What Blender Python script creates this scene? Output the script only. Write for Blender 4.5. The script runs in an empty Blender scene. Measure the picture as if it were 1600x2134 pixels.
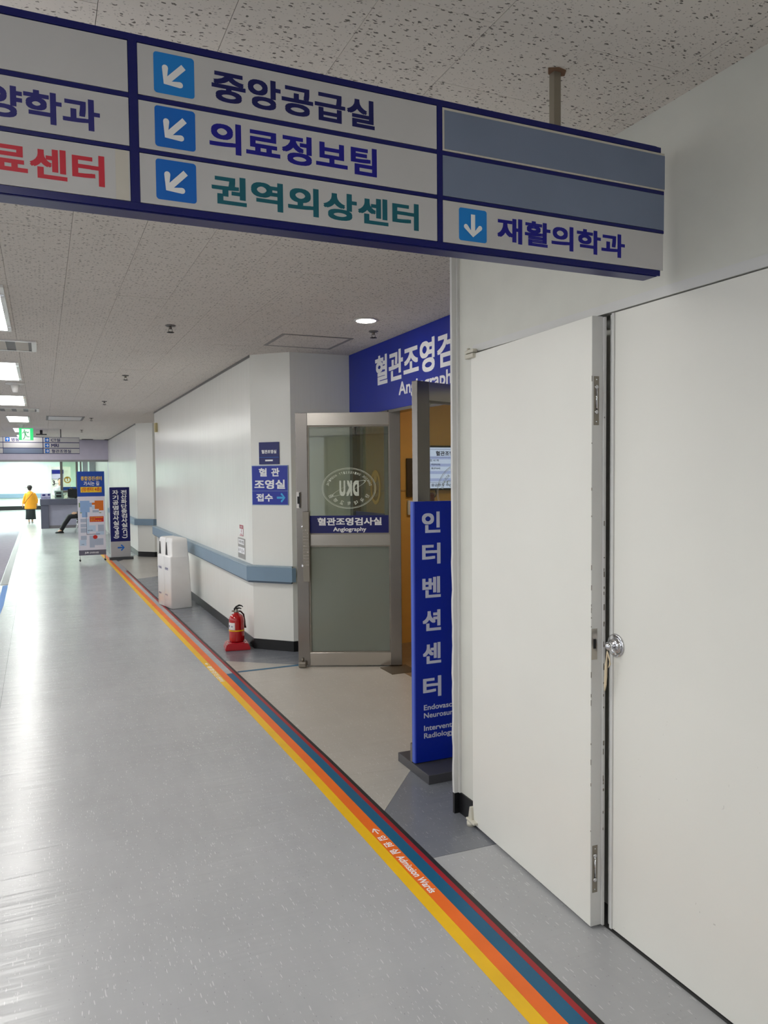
import bpy, bmesh, math, random
from mathutils import Vector, Matrix
random.seed(7)
PI = math.pi
SC = bpy.context.scene
COL = SC.collection

# ------------------------------------------------------------------ camera, world, exposure
cam_d = bpy.data.cameras.new('camera'); cam = bpy.data.objects.new('camera', cam_d); COL.objects.link(cam)
cam_d.sensor_fit = 'HORIZONTAL'; cam_d.sensor_width = 36.0; cam_d.lens = 36.0 * 1600.0 / 1600.0
F = 1600.0; CX, CY = 800.0, 1067.0
yd = Vector(((87 - CX) / F, (999.5 - CY) / F, 1)).normalized()            # corridor direction seen by the camera
xd = Vector(((4300 - CX) / F, (960 - CY) / F, 1)); xd = (xd - yd * xd.dot(yd)).normalized()
zd = xd.cross(yd)
if zd.y > 0: zd = -zd
def cv(v): return Vector((v.x, -v.y, -v.z))
X_, Y_, Z_ = cv(xd), cv(yd), cv(zd)
M3 = Matrix((X_, Y_, Z_))
cam.matrix_world = Matrix.Translation((0, 0, 1.7)) @ M3.to_4x4()
cam_d.clip_start = 0.05; cam_d.clip_end = 200
SC.camera = cam
W = bpy.data.worlds.new('world'); SC.world = W; W.use_nodes = True
W.node_tree.nodes['Background'].inputs[0].default_value = (0.93, 0.96, 1.0, 1)
W.node_tree.nodes['Background'].inputs[1].default_value = 1.45
SC.view_settings.view_transform = 'Standard'; SC.view_settings.look = 'None'
SC.view_settings.gamma = 1.0; SC.view_settings.exposure = 0.38
SC.view_settings.use_curve_mapping = False
LIGHT_CORRIDOR = 17.0
LIGHT_LOBBY = 24.0
LIGHT_DOWN = 30.0
LIGHT_ROOM = 7.5

# ------------------------------------------------------------------ materials
def srgb(r, g, b):
    f = lambda c: (c / 255.0) / 12.92 if c / 255.0 <= 0.04045 else (((c / 255.0) + 0.055) / 1.055) ** 2.4
    return (f(r), f(g), f(b), 1)
MATS = {}
def mat(name, col, rough=0.5, metal=0.0, coat=0.0, bump=None, emit=None, var=None, spec=0.5, trans=0.0, ior=1.45):
    if name in MATS: return MATS[name]
    m = bpy.data.materials.new(name); m.use_nodes = True; nt = m.node_tree; N = nt.nodes; L = nt.links
    b = N['Principled BSDF']
    b.inputs['Base Color'].default_value = col; b.inputs['Roughness'].default_value = rough
    b.inputs['Metallic'].default_value = metal; b.inputs['Coat Weight'].default_value = coat
    b.inputs['Specular IOR Level'].default_value = spec; b.inputs['IOR'].default_value = ior
    b.inputs['Transmission Weight'].default_value = trans
    if emit:
        b.inputs['Emission Color'].default_value = emit[0]; b.inputs['Emission Strength'].default_value = emit[1]
    tc = N.new('ShaderNodeNewGeometry')
    sc = var[0] if var else 6.0
    mp = N.new('ShaderNodeMapping'); L.new(tc.outputs['Position'], mp.inputs['Vector'])
    no = N.new('ShaderNodeTexNoise'); no.inputs['Scale'].default_value = sc; no.inputs['Detail'].default_value = 4
    L.new(mp.outputs[0], no.inputs['Vector'])
    amt = var[1] if var else 0.03
    if not emit:
        mx = N.new('ShaderNodeMix'); mx.data_type = 'RGBA'; mx.blend_type = 'MULTIPLY'; mx.inputs[0].default_value = 1.0
        mr = N.new('ShaderNodeMapRange'); mr.inputs['From Min'].default_value = 0.3; mr.inputs['From Max'].default_value = 0.7
        mr.inputs['To Min'].default_value = 1 - amt; mr.inputs['To Max'].default_value = 1 + amt
        L.new(no.outputs['Fac'], mr.inputs['Value']); L.new(mr.outputs[0], mx.inputs[7]); mx.inputs[6].default_value = col
        L.new(mx.outputs[2], b.inputs['Base Color'])
    if bump:   # (scale vector, strength, distance)
        mp2 = N.new('ShaderNodeMapping'); mp2.inputs['Scale'].default_value = bump[0]
        L.new(tc.outputs['Position'], mp2.inputs['Vector'])
        n2 = N.new('ShaderNodeTexNoise'); n2.inputs['Scale'].default_value = 1.0; n2.inputs['Detail'].default_value = 3
        L.new(mp2.outputs[0], n2.inputs['Vector'])
        bp = N.new('ShaderNodeBump'); bp.inputs['Strength'].default_value = bump[1]; bp.inputs['Distance'].default_value = bump[2]
        L.new(n2.outputs['Fac'], bp.inputs['Height']); L.new(bp.outputs[0], b.inputs['Normal'])
    MATS[name] = m
    return m

def flecks(nt, vec, scale, thr, keep):
    """mask: 1 on small stretched flecks"""
    N, L = nt.nodes, nt.links
    mp = N.new('ShaderNodeMapping'); mp.inputs['Scale'].default_value = scale; L.new(vec, mp.inputs['Vector'])
    v = N.new('ShaderNodeTexVoronoi'); v.inputs['Scale'].default_value = 1.0; L.new(mp.outputs[0], v.inputs['Vector'])
    lt = N.new('ShaderNodeMath'); lt.operation = 'LESS_THAN'; L.new(v.outputs['Distance'], lt.inputs[0]); lt.inputs[1].default_value = thr
    sep = N.new('ShaderNodeSeparateColor'); L.new(v.outputs['Color'], sep.inputs[0])
    l2 = N.new('ShaderNodeMath'); l2.operation = 'LESS_THAN'; L.new(sep.outputs[0], l2.inputs[0]); l2.inputs[1].default_value = keep
    mu = N.new('ShaderNodeMath'); mu.operation = 'MULTIPLY'; L.new(lt.outputs[0], mu.inputs[0]); L.new(l2.outputs[0], mu.inputs[1])
    return mu.outputs[0]

def mat_vinyl(name, col, rough=0.28, fleck=0.8, ripple=0.9):
    m = mat(name, col, rough=rough, var=(1.3, 0.05), spec=0.45)
    nt = m.node_tree; N, L = nt.nodes, nt.links; b = N['Principled BSDF']
    geo = [n for n in N if n.bl_idname == 'ShaderNodeNewGeometry'][0]
    base = b.inputs['Base Color'].links[0].from_socket
    # warp the coordinates so flecks are irregular
    nz = N.new('ShaderNodeTexNoise'); nz.inputs['Scale'].default_value = 9.0; L.new(geo.outputs['Position'], nz.inputs['Vector'])
    ad = N.new('ShaderNodeVectorMath'); ad.operation = 'MULTIPLY_ADD'; ad.inputs[1].default_value = (0.012, 0.03, 0)
    L.new(nz.outputs['Color'], ad.inputs[0]); L.new(geo.outputs['Position'], ad.inputs[2])
    w = flecks(nt, ad.outputs[0], (105, 15, 1), 0.20, 0.26)
    w2 = flecks(nt, ad.outputs[0], (200, 34, 1), 0.22, 0.25)
    d = flecks(nt, ad.outputs[0], (120, 40, 1), 0.16, 0.14)
    mx = N.new('ShaderNodeMix'); mx.data_type = 'RGBA'; L.new(base, mx.inputs[6]); mx.inputs[7].default_value = (fleck, fleck, fleck, 1)
    mm = N.new('ShaderNodeMath'); mm.operation = 'MAXIMUM'; L.new(w, mm.inputs[0]); L.new(w2, mm.inputs[1])
    ms = N.new('ShaderNodeMath'); ms.operation = 'MULTIPLY'; L.new(mm.outputs[0], ms.inputs[0]); ms.inputs[1].default_value = 0.42
    L.new(ms.outputs[0], mx.inputs[0])
    my = N.new('ShaderNodeMix'); my.data_type = 'RGBA'; L.new(mx.outputs[2], my.inputs[6]); my.inputs[7].default_value = (0.12, 0.12, 0.12, 1)
    m3 = N.new('ShaderNodeMath'); m3.operation = 'MULTIPLY'; L.new(d, m3.inputs[0]); m3.inputs[1].default_value = 0.35
    L.new(m3.outputs[0], my.inputs[0])
    # long soft scuffs
    mp = N.new('ShaderNodeMapping'); mp.inputs['Scale'].default_value = (14, 3, 1); L.new(geo.outputs['Position'], mp.inputs['Vector'])
    n3 = N.new('ShaderNodeTexNoise'); n3.inputs['Scale'].default_value = 1; n3.inputs['Detail'].default_value = 8; L.new(mp.outputs[0], n3.inputs['Vector'])
    mr = N.new('ShaderNodeMapRange'); mr.inputs['From Min'].default_value = 0.3; mr.inputs['From Max'].default_value = 0.7
    mr.inputs['To Min'].default_value = 0.975; mr.inputs['To Max'].default_value = 1.025; L.new(n3.outputs['Fac'], mr.inputs['Value'])
    mz = N.new('ShaderNodeMix'); mz.data_type = 'RGBA'; mz.blend_type = 'MULTIPLY'; mz.inputs[0].default_value = 1
    L.new(my.outputs[2], mz.inputs[6]); L.new(mr.outputs[0], mz.inputs[7]); L.new(mz.outputs[2], b.inputs['Base Color'])
    # ripples across the corridor
    mp4 = N.new('ShaderNodeMapping'); mp4.inputs['Scale'].default_value = (0.8, 11.0, 1); mp4.inputs['Rotation'].default_value = (0, 0, 0.18)
    L.new(geo.outputs['Position'], mp4.inputs['Vector'])
    n4 = N.new('ShaderNodeTexNoise'); n4.inputs['Scale'].default_value = 1; n4.inputs['Detail'].default_value = 3; L.new(mp4.outputs[0], n4.inputs['Vector'])
    bp = N.new('ShaderNodeBump'); bp.inputs['Strength'].default_value = ripple; bp.inputs['Distance'].default_value = 0.007
    L.new(n4.outputs['Fac'], bp.inputs['Height']); L.new(bp.outputs[0], b.inputs['Normal'])
    mr5 = N.new('ShaderNodeMapRange'); mr5.inputs['To Min'].default_value = rough - 0.015; mr5.inputs['To Max'].default_value = rough + 0.015
    L.new(n3.outputs['Fac'], mr5.inputs['Value']); L.new(mr5.outputs[0], b.inputs['Roughness'])
    return m

def mat_ceiling():
    m = mat('mineral_ceiling_tile', srgb(222, 216, 209), rough=0.95, var=(0.9, 0.025), spec=0.1)
    nt = m.node_tree; N, L = nt.nodes, nt.links; b = N['Principled BSDF']
    geo = [n for n in N if n.bl_idname == 'ShaderNodeNewGeometry'][0]
    base = b.inputs['Base Color'].links[0].from_socket
    nz = N.new('ShaderNodeTexNoise'); nz.inputs['Scale'].default_value = 60; L.new(geo.outputs['Position'], nz.inputs['Vector'])
    ad = N.new('ShaderNodeVectorMath'); ad.operation = 'MULTIPLY_ADD'; ad.inputs[1].default_value = (0.016, 0.016, 0)
    L.new(nz.outputs['Color'], ad.inputs[0]); L.new(geo.outputs['Position'], ad.inputs[2])
    a = flecks(nt, ad.outputs[0], (44, 104, 1), 0.27, 0.5)
    c = flecks(nt, ad.outputs[0], (100, 180, 1), 0.28, 0.5)
    hf = N.new('ShaderNodeMath'); hf.operation = 'MULTIPLY'; hf.inputs[1].default_value = 0.45; L.new(c, hf.inputs[0])
    mm = N.new('ShaderNodeMath'); mm.operation = 'MAXIMUM'; L.new(a, mm.inputs[0]); L.new(hf.outputs[0], mm.inputs[1])
    mx = N.new('ShaderNodeMix'); mx.data_type = 'RGBA'; L.new(base, mx.inputs[6]); mx.inputs[7].default_value = (0.05, 0.042, 0.036, 1)
    ms = N.new('ShaderNodeMath'); ms.operation = 'MULTIPLY'; L.new(mm.outputs[0], ms.inputs[0]); ms.inputs[1].default_value = 0.8
    L.new(ms.outputs[0], mx.inputs[0]); L.new(mx.outputs[2], b.inputs['Base Color'])
    bp = N.new('ShaderNodeBump'); bp.invert = True; bp.inputs['Strength'].default_value = 0.4; bp.inputs['Distance'].default_value = 0.002
    L.new(mm.outputs[0], bp.inputs['Height']); L.new(bp.outputs[0], b.inputs['Normal'])
    return m

def mat_scuffed(name, col, rough, zmax, bump):
    """painted steel leaf with dark scuffs near its foot"""
    m = mat(name, col, rough=rough, var=(2.0, 0.02), bump=bump)
    nt = m.node_tree; N, L = nt.nodes, nt.links; b = N['Principled BSDF']
    geo = [n for n in N if n.bl_idname == 'ShaderNodeNewGeometry'][0]
    base = b.inputs['Base Color'].links[0].from_socket
    nz = N.new('ShaderNodeTexNoise'); nz.inputs['Scale'].default_value = 25; L.new(geo.outputs['Position'], nz.inputs['Vector'])
    ad = N.new('ShaderNodeVectorMath'); ad.operation = 'MULTIPLY_ADD'; ad.inputs[1].default_value = (0, 0.05, 0.05)
    L.new(nz.outputs['Color'], ad.inputs[0]); L.new(geo.outputs['Position'], ad.inputs[2])
    f = flecks(nt, ad.outputs[0], (1, 60, 34), 0.16, 0.22)
    sp = N.new('ShaderNodeSeparateXYZ'); L.new(geo.outputs['Position'], sp.inputs[0])
    mr = N.new('ShaderNodeMapRange'); mr.inputs['From Min'].default_value = zmax; mr.inputs['From Max'].default_value = 0.02
    mr.inputs['To Min'].default_value = 0.0; mr.inputs['To Max'].default_value = 1.0; L.new(sp.outputs[2], mr.inputs['Value'])
    n3 = N.new('ShaderNodeTexNoise'); n3.inputs['Scale'].default_value = 3.5; n3.inputs['Detail'].default_value = 5; L.new(geo.outputs['Position'], n3.inputs['Vector'])
    gt = N.new('ShaderNodeMath'); gt.operation = 'GREATER_THAN'; gt.inputs[1].default_value = 0.5; L.new(n3.outputs['Fac'], gt.inputs[0])
    a = N.new('ShaderNodeMath'); a.operation = 'MULTIPLY'; L.new(f, a.inputs[0]); L.new(mr.outputs[0], a.inputs[1])
    a2 = N.new('ShaderNodeMath'); a2.operation = 'MULTIPLY'; L.new(a.outputs[0], a2.inputs[0]); L.new(gt.outputs[0], a2.inputs[1])
    a3 = N.new('ShaderNodeMath'); a3.operation = 'MULTIPLY'; L.new(a2.outputs[0], a3.inputs[0]); a3.inputs[1].default_value = 0.4
    mx = N.new('ShaderNodeMix'); mx.data_type = 'RGBA'; L.new(base, mx.inputs[6]); mx.inputs[7].default_value = (0.2, 0.18, 0.15, 1)
    L.new(a3.outputs[0], mx.inputs[0]); L.new(mx.outputs[2], b.inputs['Base Color'])
    return m

paint = mat('satin_wall_paint', srgb(231, 231, 225), rough=0.24, bump=((22, 22, 1.0), 0.45, 0.004), var=(1.5, 0.02))
paint_matt = mat('matt_wall_paint', srgb(222, 219, 208), rough=0.6, bump=((9, 9, 7), 0.15, 0.003))
paint_lilac = mat('lilac_wall_paint', srgb(196, 190, 208), rough=0.5)
paint_near = mat('eggshell_wall_paint', srgb(212, 212, 204), rough=0.5, bump=((90, 90, 90), 0.10, 0.001))
leaf_paint = mat_scuffed('white_door_enamel', srgb(231, 230, 223), 0.38, 1.3, ((120, 120, 120), 0.10, 0.0008))
leaf_edge = mat('grey_white_enamel', srgb(212, 212, 210), rough=0.45, bump=((80, 80, 12), 0.12, 0.001))
ceil_m = mat_ceiling()
void_m = mat('dark_ceiling_void', srgb(70, 66, 62), rough=0.9)
grey_metal = mat('grey_aluminium_trim', srgb(120, 118, 116), rough=0.5, metal=0.3)
vinyl = mat_vinyl('grey_flecked_vinyl', srgb(172, 173, 175), rough=0.25)
vinyl_warm = mat_vinyl('warm_grey_flecked_vinyl', srgb(182, 177, 169), rough=0.30)
vinyl_dark = mat_vinyl('slate_flecked_vinyl', srgb(120, 123, 130), rough=0.22, fleck=0.45)
mat_floor_mat = mat('pale_grey_mat', srgb(170, 168, 180), rough=0.85, bump=((60, 20, 10), 0.5, 0.004), var=(8, 0.1))
concrete = mat('floor_screed', srgb(80, 80, 80), rough=0.9)
black_base = mat('black_vinyl_skirting', srgb(22, 22, 24), rough=0.35)
rail_blue = mat('steel_blue_handrail', srgb(122, 146, 166), rough=0.4)
steel = mat('brushed_stainless_steel', srgb(176, 170, 162), rough=0.20, metal=0.9, bump=((2, 2, 260), 0.06, 0.001))
steel_v = mat('brushed_stainless_post', srgb(134, 129, 124), rough=0.24, metal=0.85, bump=((260, 260, 3), 0.06, 0.001))
steel_dark = mat('worn_satin_steel', srgb(140, 134, 124), rough=0.4, metal=0.8)
chrome = mat('polished_chrome', srgb(215, 215, 218), rough=0.08, metal=1.0)
navy = mat('navy_sign_enamel', srgb(12, 20, 92), rough=0.35)
navy_dk = mat('deep_navy_sign_vinyl', srgb(8, 16, 98), rough=0.3)
blue = mat('royal_blue_sign_vinyl', srgb(4, 36, 156), rough=0.3)
panel_grey = mat('satin_silver_sign_panel', srgb(200, 199, 200), rough=0.42)
panel_slate = mat('blue_grey_sign_panel', srgb(122, 134, 158), rough=0.45)
cream = mat('cream_edging', srgb(205, 200, 190), rough=0.6)
white_v = mat('white_lettering', srgb(240, 240, 242), rough=0.4)
ink_navy = mat('navy_lettering', srgb(14, 20, 92), rough=0.4)
ink_blue = mat('blue_lettering', srgb(18, 16, 140), rough=0.4)
ink_teal = mat('teal_lettering', srgb(14, 96, 112), rough=0.4)
ink_red = mat('red_lettering', srgb(205, 40, 60), rough=0.4)
ink_purple = mat('indigo_lettering', srgb(38, 36, 120), rough=0.4)
icon_blue = mat('azure_icon', srgb(0, 104, 200), rough=0.4)
icon_cyan = mat('light_azure_icon', srgb(20, 130, 214), rough=0.4)
black = mat('black_plastic', srgb(18, 18, 20), rough=0.4)
white_pl = mat('white_plastic', srgb(228, 226, 224), rough=0.3)
grey_pl = mat('grey_plastic', srgb(130, 130, 134), rough=0.45)
red_en = mat('red_enamel', srgb(176, 12, 16), rough=0.15, coat=0.6)
red_pl = mat('crimson_plastic', srgb(168, 10, 30), rough=0.25, coat=0.3)
tape_y = mat('yellow_floor_tape', srgb(240, 190, 10), rough=0.4, var=(5, 0.05))
tape_o = mat('orange_floor_tape', srgb(240, 110, 24), rough=0.4, var=(5, 0.05))
tape_t = mat('teal_floor_tape', srgb(8, 92, 128), rough=0.4, var=(5, 0.05))
tape_r = mat('red_floor_tape', srgb(158, 26, 34), rough=0.4, var=(5, 0.05))
tape_k = mat('black_floor_tape', srgb(34, 34, 34), rough=0.4)
tape_b = mat('blue_masking_tape', srgb(90, 140, 205), rough=0.6)
ochre = mat('ochre_wall_panel', srgb(214, 168, 92), rough=0.5)
brown_floor = mat_vinyl('brown_vinyl', srgb(140, 120, 96), rough=0.3, fleck=0.4)
gold = mat('gold_foil', srgb(206, 160, 60), rough=0.35, metal=0.5)
skin = mat('skin', srgb(226, 182, 150), rough=0.5)
hair = mat('black_hair', srgb(22, 18, 18), rough=0.5)
etched = mat('etched_white_film', srgb(214, 222, 208), rough=0.6)

def mat_glass(name, tint, rough, blend):
    m = bpy.data.materials.new(name); m.use_nodes = True; nt = m.node_tree; N, L = nt.nodes, nt.links
    out = [n for n in N if n.bl_idname == 'ShaderNodeOutputMaterial'][0]
    N.remove(N['Principled BSDF'])
    if rough < 0.05:
        tr = N.new('ShaderNodeBsdfTransparent'); tr.inputs[0].default_value = tint
        gl = N.new('ShaderNodeBsdfGlossy'); gl.inputs['Roughness'].default_value = 0.02
        fr = N.new('ShaderNodeFresnel'); fr.inputs[0].default_value = 1.5
        ge = N.new('ShaderNodeNewGeometry'); mi = N.new('ShaderNodeMapRange'); mi.inputs['To Min'].default_value = 1.5; mi.inputs['To Max'].default_value = 1/1.5
        L.new(ge.outputs['Backfacing'], mi.inputs['Value']); L.new(mi.outputs[0], fr.inputs[0])
        ml = N.new('ShaderNodeMath'); ml.operation = 'MULTIPLY'; ml.inputs[1].default_value = 1.2; L.new(fr.outputs[0], ml.inputs[0])
        mx = N.new('ShaderNodeMixShader'); L.new(ml.outputs[0], mx.inputs[0]); L.new(tr.outputs[0], mx.inputs[1]); L.new(gl.outputs[0], mx.inputs[2])
        L.new(mx.outputs[0], out.inputs[0])
    else:
        rf = N.new('ShaderNodeBsdfRefraction'); rf.inputs['Color'].default_value = tint; rf.inputs['Roughness'].default_value = rough; rf.inputs['IOR'].default_value = 1.02
        df = N.new('ShaderNodeBsdfDiffuse'); df.inputs[0].default_value = tint
        tl = N.new('ShaderNodeBsdfTranslucent'); tl.inputs[0].default_value = tint
        m1 = N.new('ShaderNodeMixShader'); m1.inputs[0].default_value = 0.5; L.new(df.outputs[0], m1.inputs[1]); L.new(tl.outputs[0], m1.inputs[2])
        m2 = N.new('ShaderNodeMixShader'); m2.inputs[0].default_value = blend; L.new(rf.outputs[0], m2.inputs[1]); L.new(m1.outputs[0], m2.inputs[2])
        gl = N.new('ShaderNodeBsdfGlossy'); gl.inputs['Roughness'].default_value = 0.12
        fr = N.new('ShaderNodeFresnel'); fr.inputs[0].default_value = 1.45
        m4 = N.new('ShaderNodeMixShader'); L.new(fr.outputs[0], m4.inputs[0]); L.new(m2.outputs[0], m4.inputs[1]); L.new(gl.outputs[0], m4.inputs[2])
        L.new(m4.outputs[0], out.inputs[0])
    MATS[name] = m
    return m
win_glass = mat_glass('added_window_glass', (0.97, 0.97, 0.97, 1), 0.0, 0)
glass = mat_glass('clear_green_glass', (0.78, 0.83, 0.76, 1), 0.0, 0)
frost = mat_glass('frosted_green_glass', (0.52, 0.56, 0.49, 1), 0.35, 0.62)
def mat_emit(name, col, s):
    b = 0.04 if name.startswith('lit_') else 0.9
    m = mat(name, (b, b, b, 1), rough=0.35, emit=(col, s)); return m
lamp_m = mat_emit('corridor_lamp_diffuser', (1.0, 0.985, 0.95, 1), LIGHT_CORRIDOR)
lobby_m = mat_emit('lobby_lamp_diffuser', (0.86, 1.0, 0.92, 1), LIGHT_LOBBY)
down_m = mat_emit('downlight_diffuser', (1.0, 0.93, 0.84, 1), LIGHT_DOWN)
room_m = mat_emit('room_lamp_diffuser', (1.0, 0.86, 0.62, 1), LIGHT_ROOM)
exit_g = mat_emit('lit_green_acrylic', (0.0, 0.62, 0.16, 1), 1.0)
exit_w = mat_emit('lit_white_acrylic', (0.75, 1.0, 0.80, 1), 0.9)
exit_p = mat_emit('lit_figure_green_acrylic', (0.02, 0.45, 0.14, 1), 0.6)
scr_w = mat_emit('lit_screen_white', (0.60, 0.64, 0.95, 1), 0.85)
scr_b = mat_emit('lit_screen_lavender', (0.42, 0.46, 0.86, 1), 0.75)

# ------------------------------------------------------------------ builders
class MB:
    def __init__(s): s.bm = bmesh.new()
    def box(s, x0, y0, z0, x1, y1, z1, bev=0.0):
        if x0 > x1: x0, x1 = x1, x0
        if y0 > y1: y0, y1 = y1, y0
        if z0 > z1: z0, z1 = z1, z0
        v = [s.bm.verts.new(p) for p in ((x0,y0,z0),(x1,y0,z0),(x1,y1,z0),(x0,y1,z0),(x0,y0,z1),(x1,y0,z1),(x1,y1,z1),(x0,y1,z1))]
        fs = [s.bm.faces.new([v[i] for i in q]) for q in ((3,2,1,0),(4,5,6,7),(0,1,5,4),(1,2,6,5),(2,3,7,6),(3,0,4,7))]
        if bev > 0:
            es = list({e for f in fs for e in f.edges})
            bmesh.ops.bevel(s.bm, geom=es, offset=bev, segments=2, affect='EDGES', profile=0.5)
        return s
    def prism(s, poly, a, b, axis='z', flip=False):
        """poly 2D extruded from a to b along axis; axis z: (x,y), y: (x,z), x: (y,z)"""
        def P(p, t):
            return (p[0], p[1], t) if axis == 'z' else ((p[0], t, p[1]) if axis == 'y' else (t, p[0], p[1]))
        A = [s.bm.verts.new(P(p, a)) for p in poly]; B = [s.bm.verts.new(P(p, b)) for p in poly]
        n = len(poly); fs = [s.bm.faces.new(A), s.bm.faces.new(B)]
        for i in range(n): fs.append(s.bm.faces.new((A[i], A[(i+1) % n], B[(i+1) % n], B[i])))
        bmesh.ops.recalc_face_normals(s.bm, faces=fs)
        return s
    def ring(s, outer, inner, a, b, axis='y'):
        def P(p, t):
            return (p[0], p[1], t) if axis == 'z' else ((p[0], t, p[1]) if axis == 'y' else (t, p[0], p[1]))
        n = len(outer); V = [[s.bm.verts.new(P(p, t)) for p in pl] for pl in (outer, inner) for t in (a, b)]
        fs = []
        for i in range(n):
            j = (i + 1) % n
            for p, q in ((0, 1), (3, 2), (2, 0), (1, 3)):
                fs.append(s.bm.faces.new((V[p][i], V[p][j], V[q][j], V[q][i])))
        bmesh.ops.recalc_face_normals(s.bm, faces=fs)
        return s
    def tube(s, pts, r, seg=10, cap=True):
        pts = [Vector(p) for p in pts]; rs = r if isinstance(r, (list, tuple)) else [r] * len(pts)
        rings = []; up = Vector((0, 0, 1))
        for i, p in enumerate(pts):
            d = (pts[min(i+1, len(pts)-1)] - pts[max(i-1, 0)]).normalized()
            a = d.cross(up)
            if a.length < 0.05: a = d.cross(Vector((1, 0, 0)))
            a.normalize(); b = d.cross(a).normalized()
            rings.append([s.bm.verts.new(p + (a * math.cos(t) + b * math.sin(t)) * rs[i]) for t in [2*PI*k/seg for k in range(seg)]])
        fs = []
        for i in range(len(rings)-1):
            for k in range(seg):
                fs.append(s.bm.faces.new((rings[i][k], rings[i][(k+1) % seg], rings[i+1][(k+1) % seg], rings[i+1][k])))
        if cap:
            fs.append(s.bm.faces.new(rings[0])); fs.append(s.bm.faces.new(rings[-1]))
        for f in fs: f.smooth = True
        bmesh.ops.recalc_face_normals(s.bm, faces=fs)
        return s
    def lathe(s, prof, c=(0, 0, 0), seg=24, axis='z', sx=1.0, sy=1.0):
        """prof: (radius, height)"""
        rings = []
        for r, h in prof:
            ring = []
            for k in range(seg):
                t = 2*PI*k/seg; x, y = r*math.cos(t)*sx, r*math.sin(t)*sy
                p = (x, y, h) if axis == 'z' else ((x, h, y) if axis == 'y' else (h, x, y))
                ring.append(s.bm.verts.new((c[0]+p[0], c[1]+p[1], c[2]+p[2])))
            rings.append(ring)
        fs = []
        for i in range(len(rings)-1):
            for k in range(seg):
                fs.append(s.bm.faces.new((rings[i][k], rings[i][(k+1) % seg], rings[i+1][(k+1) % seg], rings[i+1][k])))
        fs.append(s.bm.faces.new(rings[0])); fs.append(s.bm.faces.new(rings[-1]))
        for f in fs: f.smooth = True
        bmesh.ops.recalc_face_normals(s.bm, faces=fs)
        return s
    def loft(s, rings, seg=20):
        """rings: (cx, cy, z, rx, ry)"""
        R = [[s.bm.verts.new((cx + rx*math.cos(2*PI*k/seg), cy + ry*math.sin(2*PI*k/seg), z)) for k in range(seg)] for cx, cy, z, rx, ry in rings]
        fs = []
        for i in range(len(R)-1):
            for k in range(seg): fs.append(s.bm.faces.new((R[i][k], R[i][(k+1) % seg], R[i+1][(k+1) % seg], R[i+1][k])))
        fs.append(s.bm.faces.new(R[0])); fs.append(s.bm.faces.new(R[-1]))
        for f in fs: f.smooth = True
        bmesh.ops.recalc_face_normals(s.bm, faces=fs)
        return s
    def ball(s, c, rx, ry=None, rz=None, seg=16):
        ry = ry or rx; rz = rz or rx
        r = bmesh.ops.create_uvsphere(s.bm, u_segments=seg, v_segments=max(6, seg//2), radius=1.0)
        for v in r['verts']: v.co = Vector((c[0] + v.co.x*rx, c[1] + v.co.y*ry, c[2] + v.co.z*rz))
        for v in r['verts']:
            for f in v.link_faces: f.smooth = True
        return s
    def build(s, name, m, parent=None, label=None):
        me = bpy.data.meshes.new(name); s.bm.to_mesh(me); s.bm.free()
        o = bpy.data.objects.new(name, me); COL.objects.link(o)
        if m: me.materials.append(m)
        if parent: o.parent = parent
        if label: o['label'] = label
        return o

def empty(name, loc, rz=0.0):
    o = bpy.data.objects.new(name, None); COL.objects.link(o); o.location = loc; o.rotation_euler = (0, 0, rz)
    o.empty_display_size = 0.1
    return o
def tag(o, label, cat, group=None):
    o['label'] = label; o['category'] = cat
    if group: o['group'] = group
    return o
def thing(name, loc, rz, label, cat, group=None): return tag(empty(name, loc, rz), label, cat, group)
def struct(o, label=None):
    o['kind'] = 'structure'
    if label: o['label'] = label
    return o
def copy_tree(o, parent=None):
    c = o.copy(); COL.objects.link(c); c.parent = parent
    for ch in list(o.children): copy_tree(ch, c)
    return c

_tc = {}
def text_verts(body, bold):
    k = (body, bold)
    if k in _tc: return _tc[k]
    cu = bpy.data.curves.new('t', 'FONT'); cu.body = body; cu.resolution_u = 4; cu.fill_mode = 'FRONT'
    o = bpy.data.objects.new('t', cu); COL.objects.link(o)
    dg = bpy.context.evaluated_depsgraph_get(); me = bpy.data.meshes.new_from_object(o.evaluated_get(dg))
    vs = [(v.co.x, v.co.y) for v in me.vertices]; fs = [tuple(p.vertices) for p in me.polygons]
    bpy.data.objects.remove(o); bpy.data.curves.remove(cu); bpy.data.meshes.remove(me)
    if bold > 0:
        V, Fa = [], []
        for dx, dy in ((-bold, -bold), (bold, -bold), (-bold, bold), (bold, bold)):
            n = len(V); V += [(x+dx, y+dy) for x, y in vs]; Fa += [tuple(i+n for i in f) for f in fs]
        vs, fs = V, Fa
    _tc[k] = (vs, fs); return _tc[k]

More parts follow.
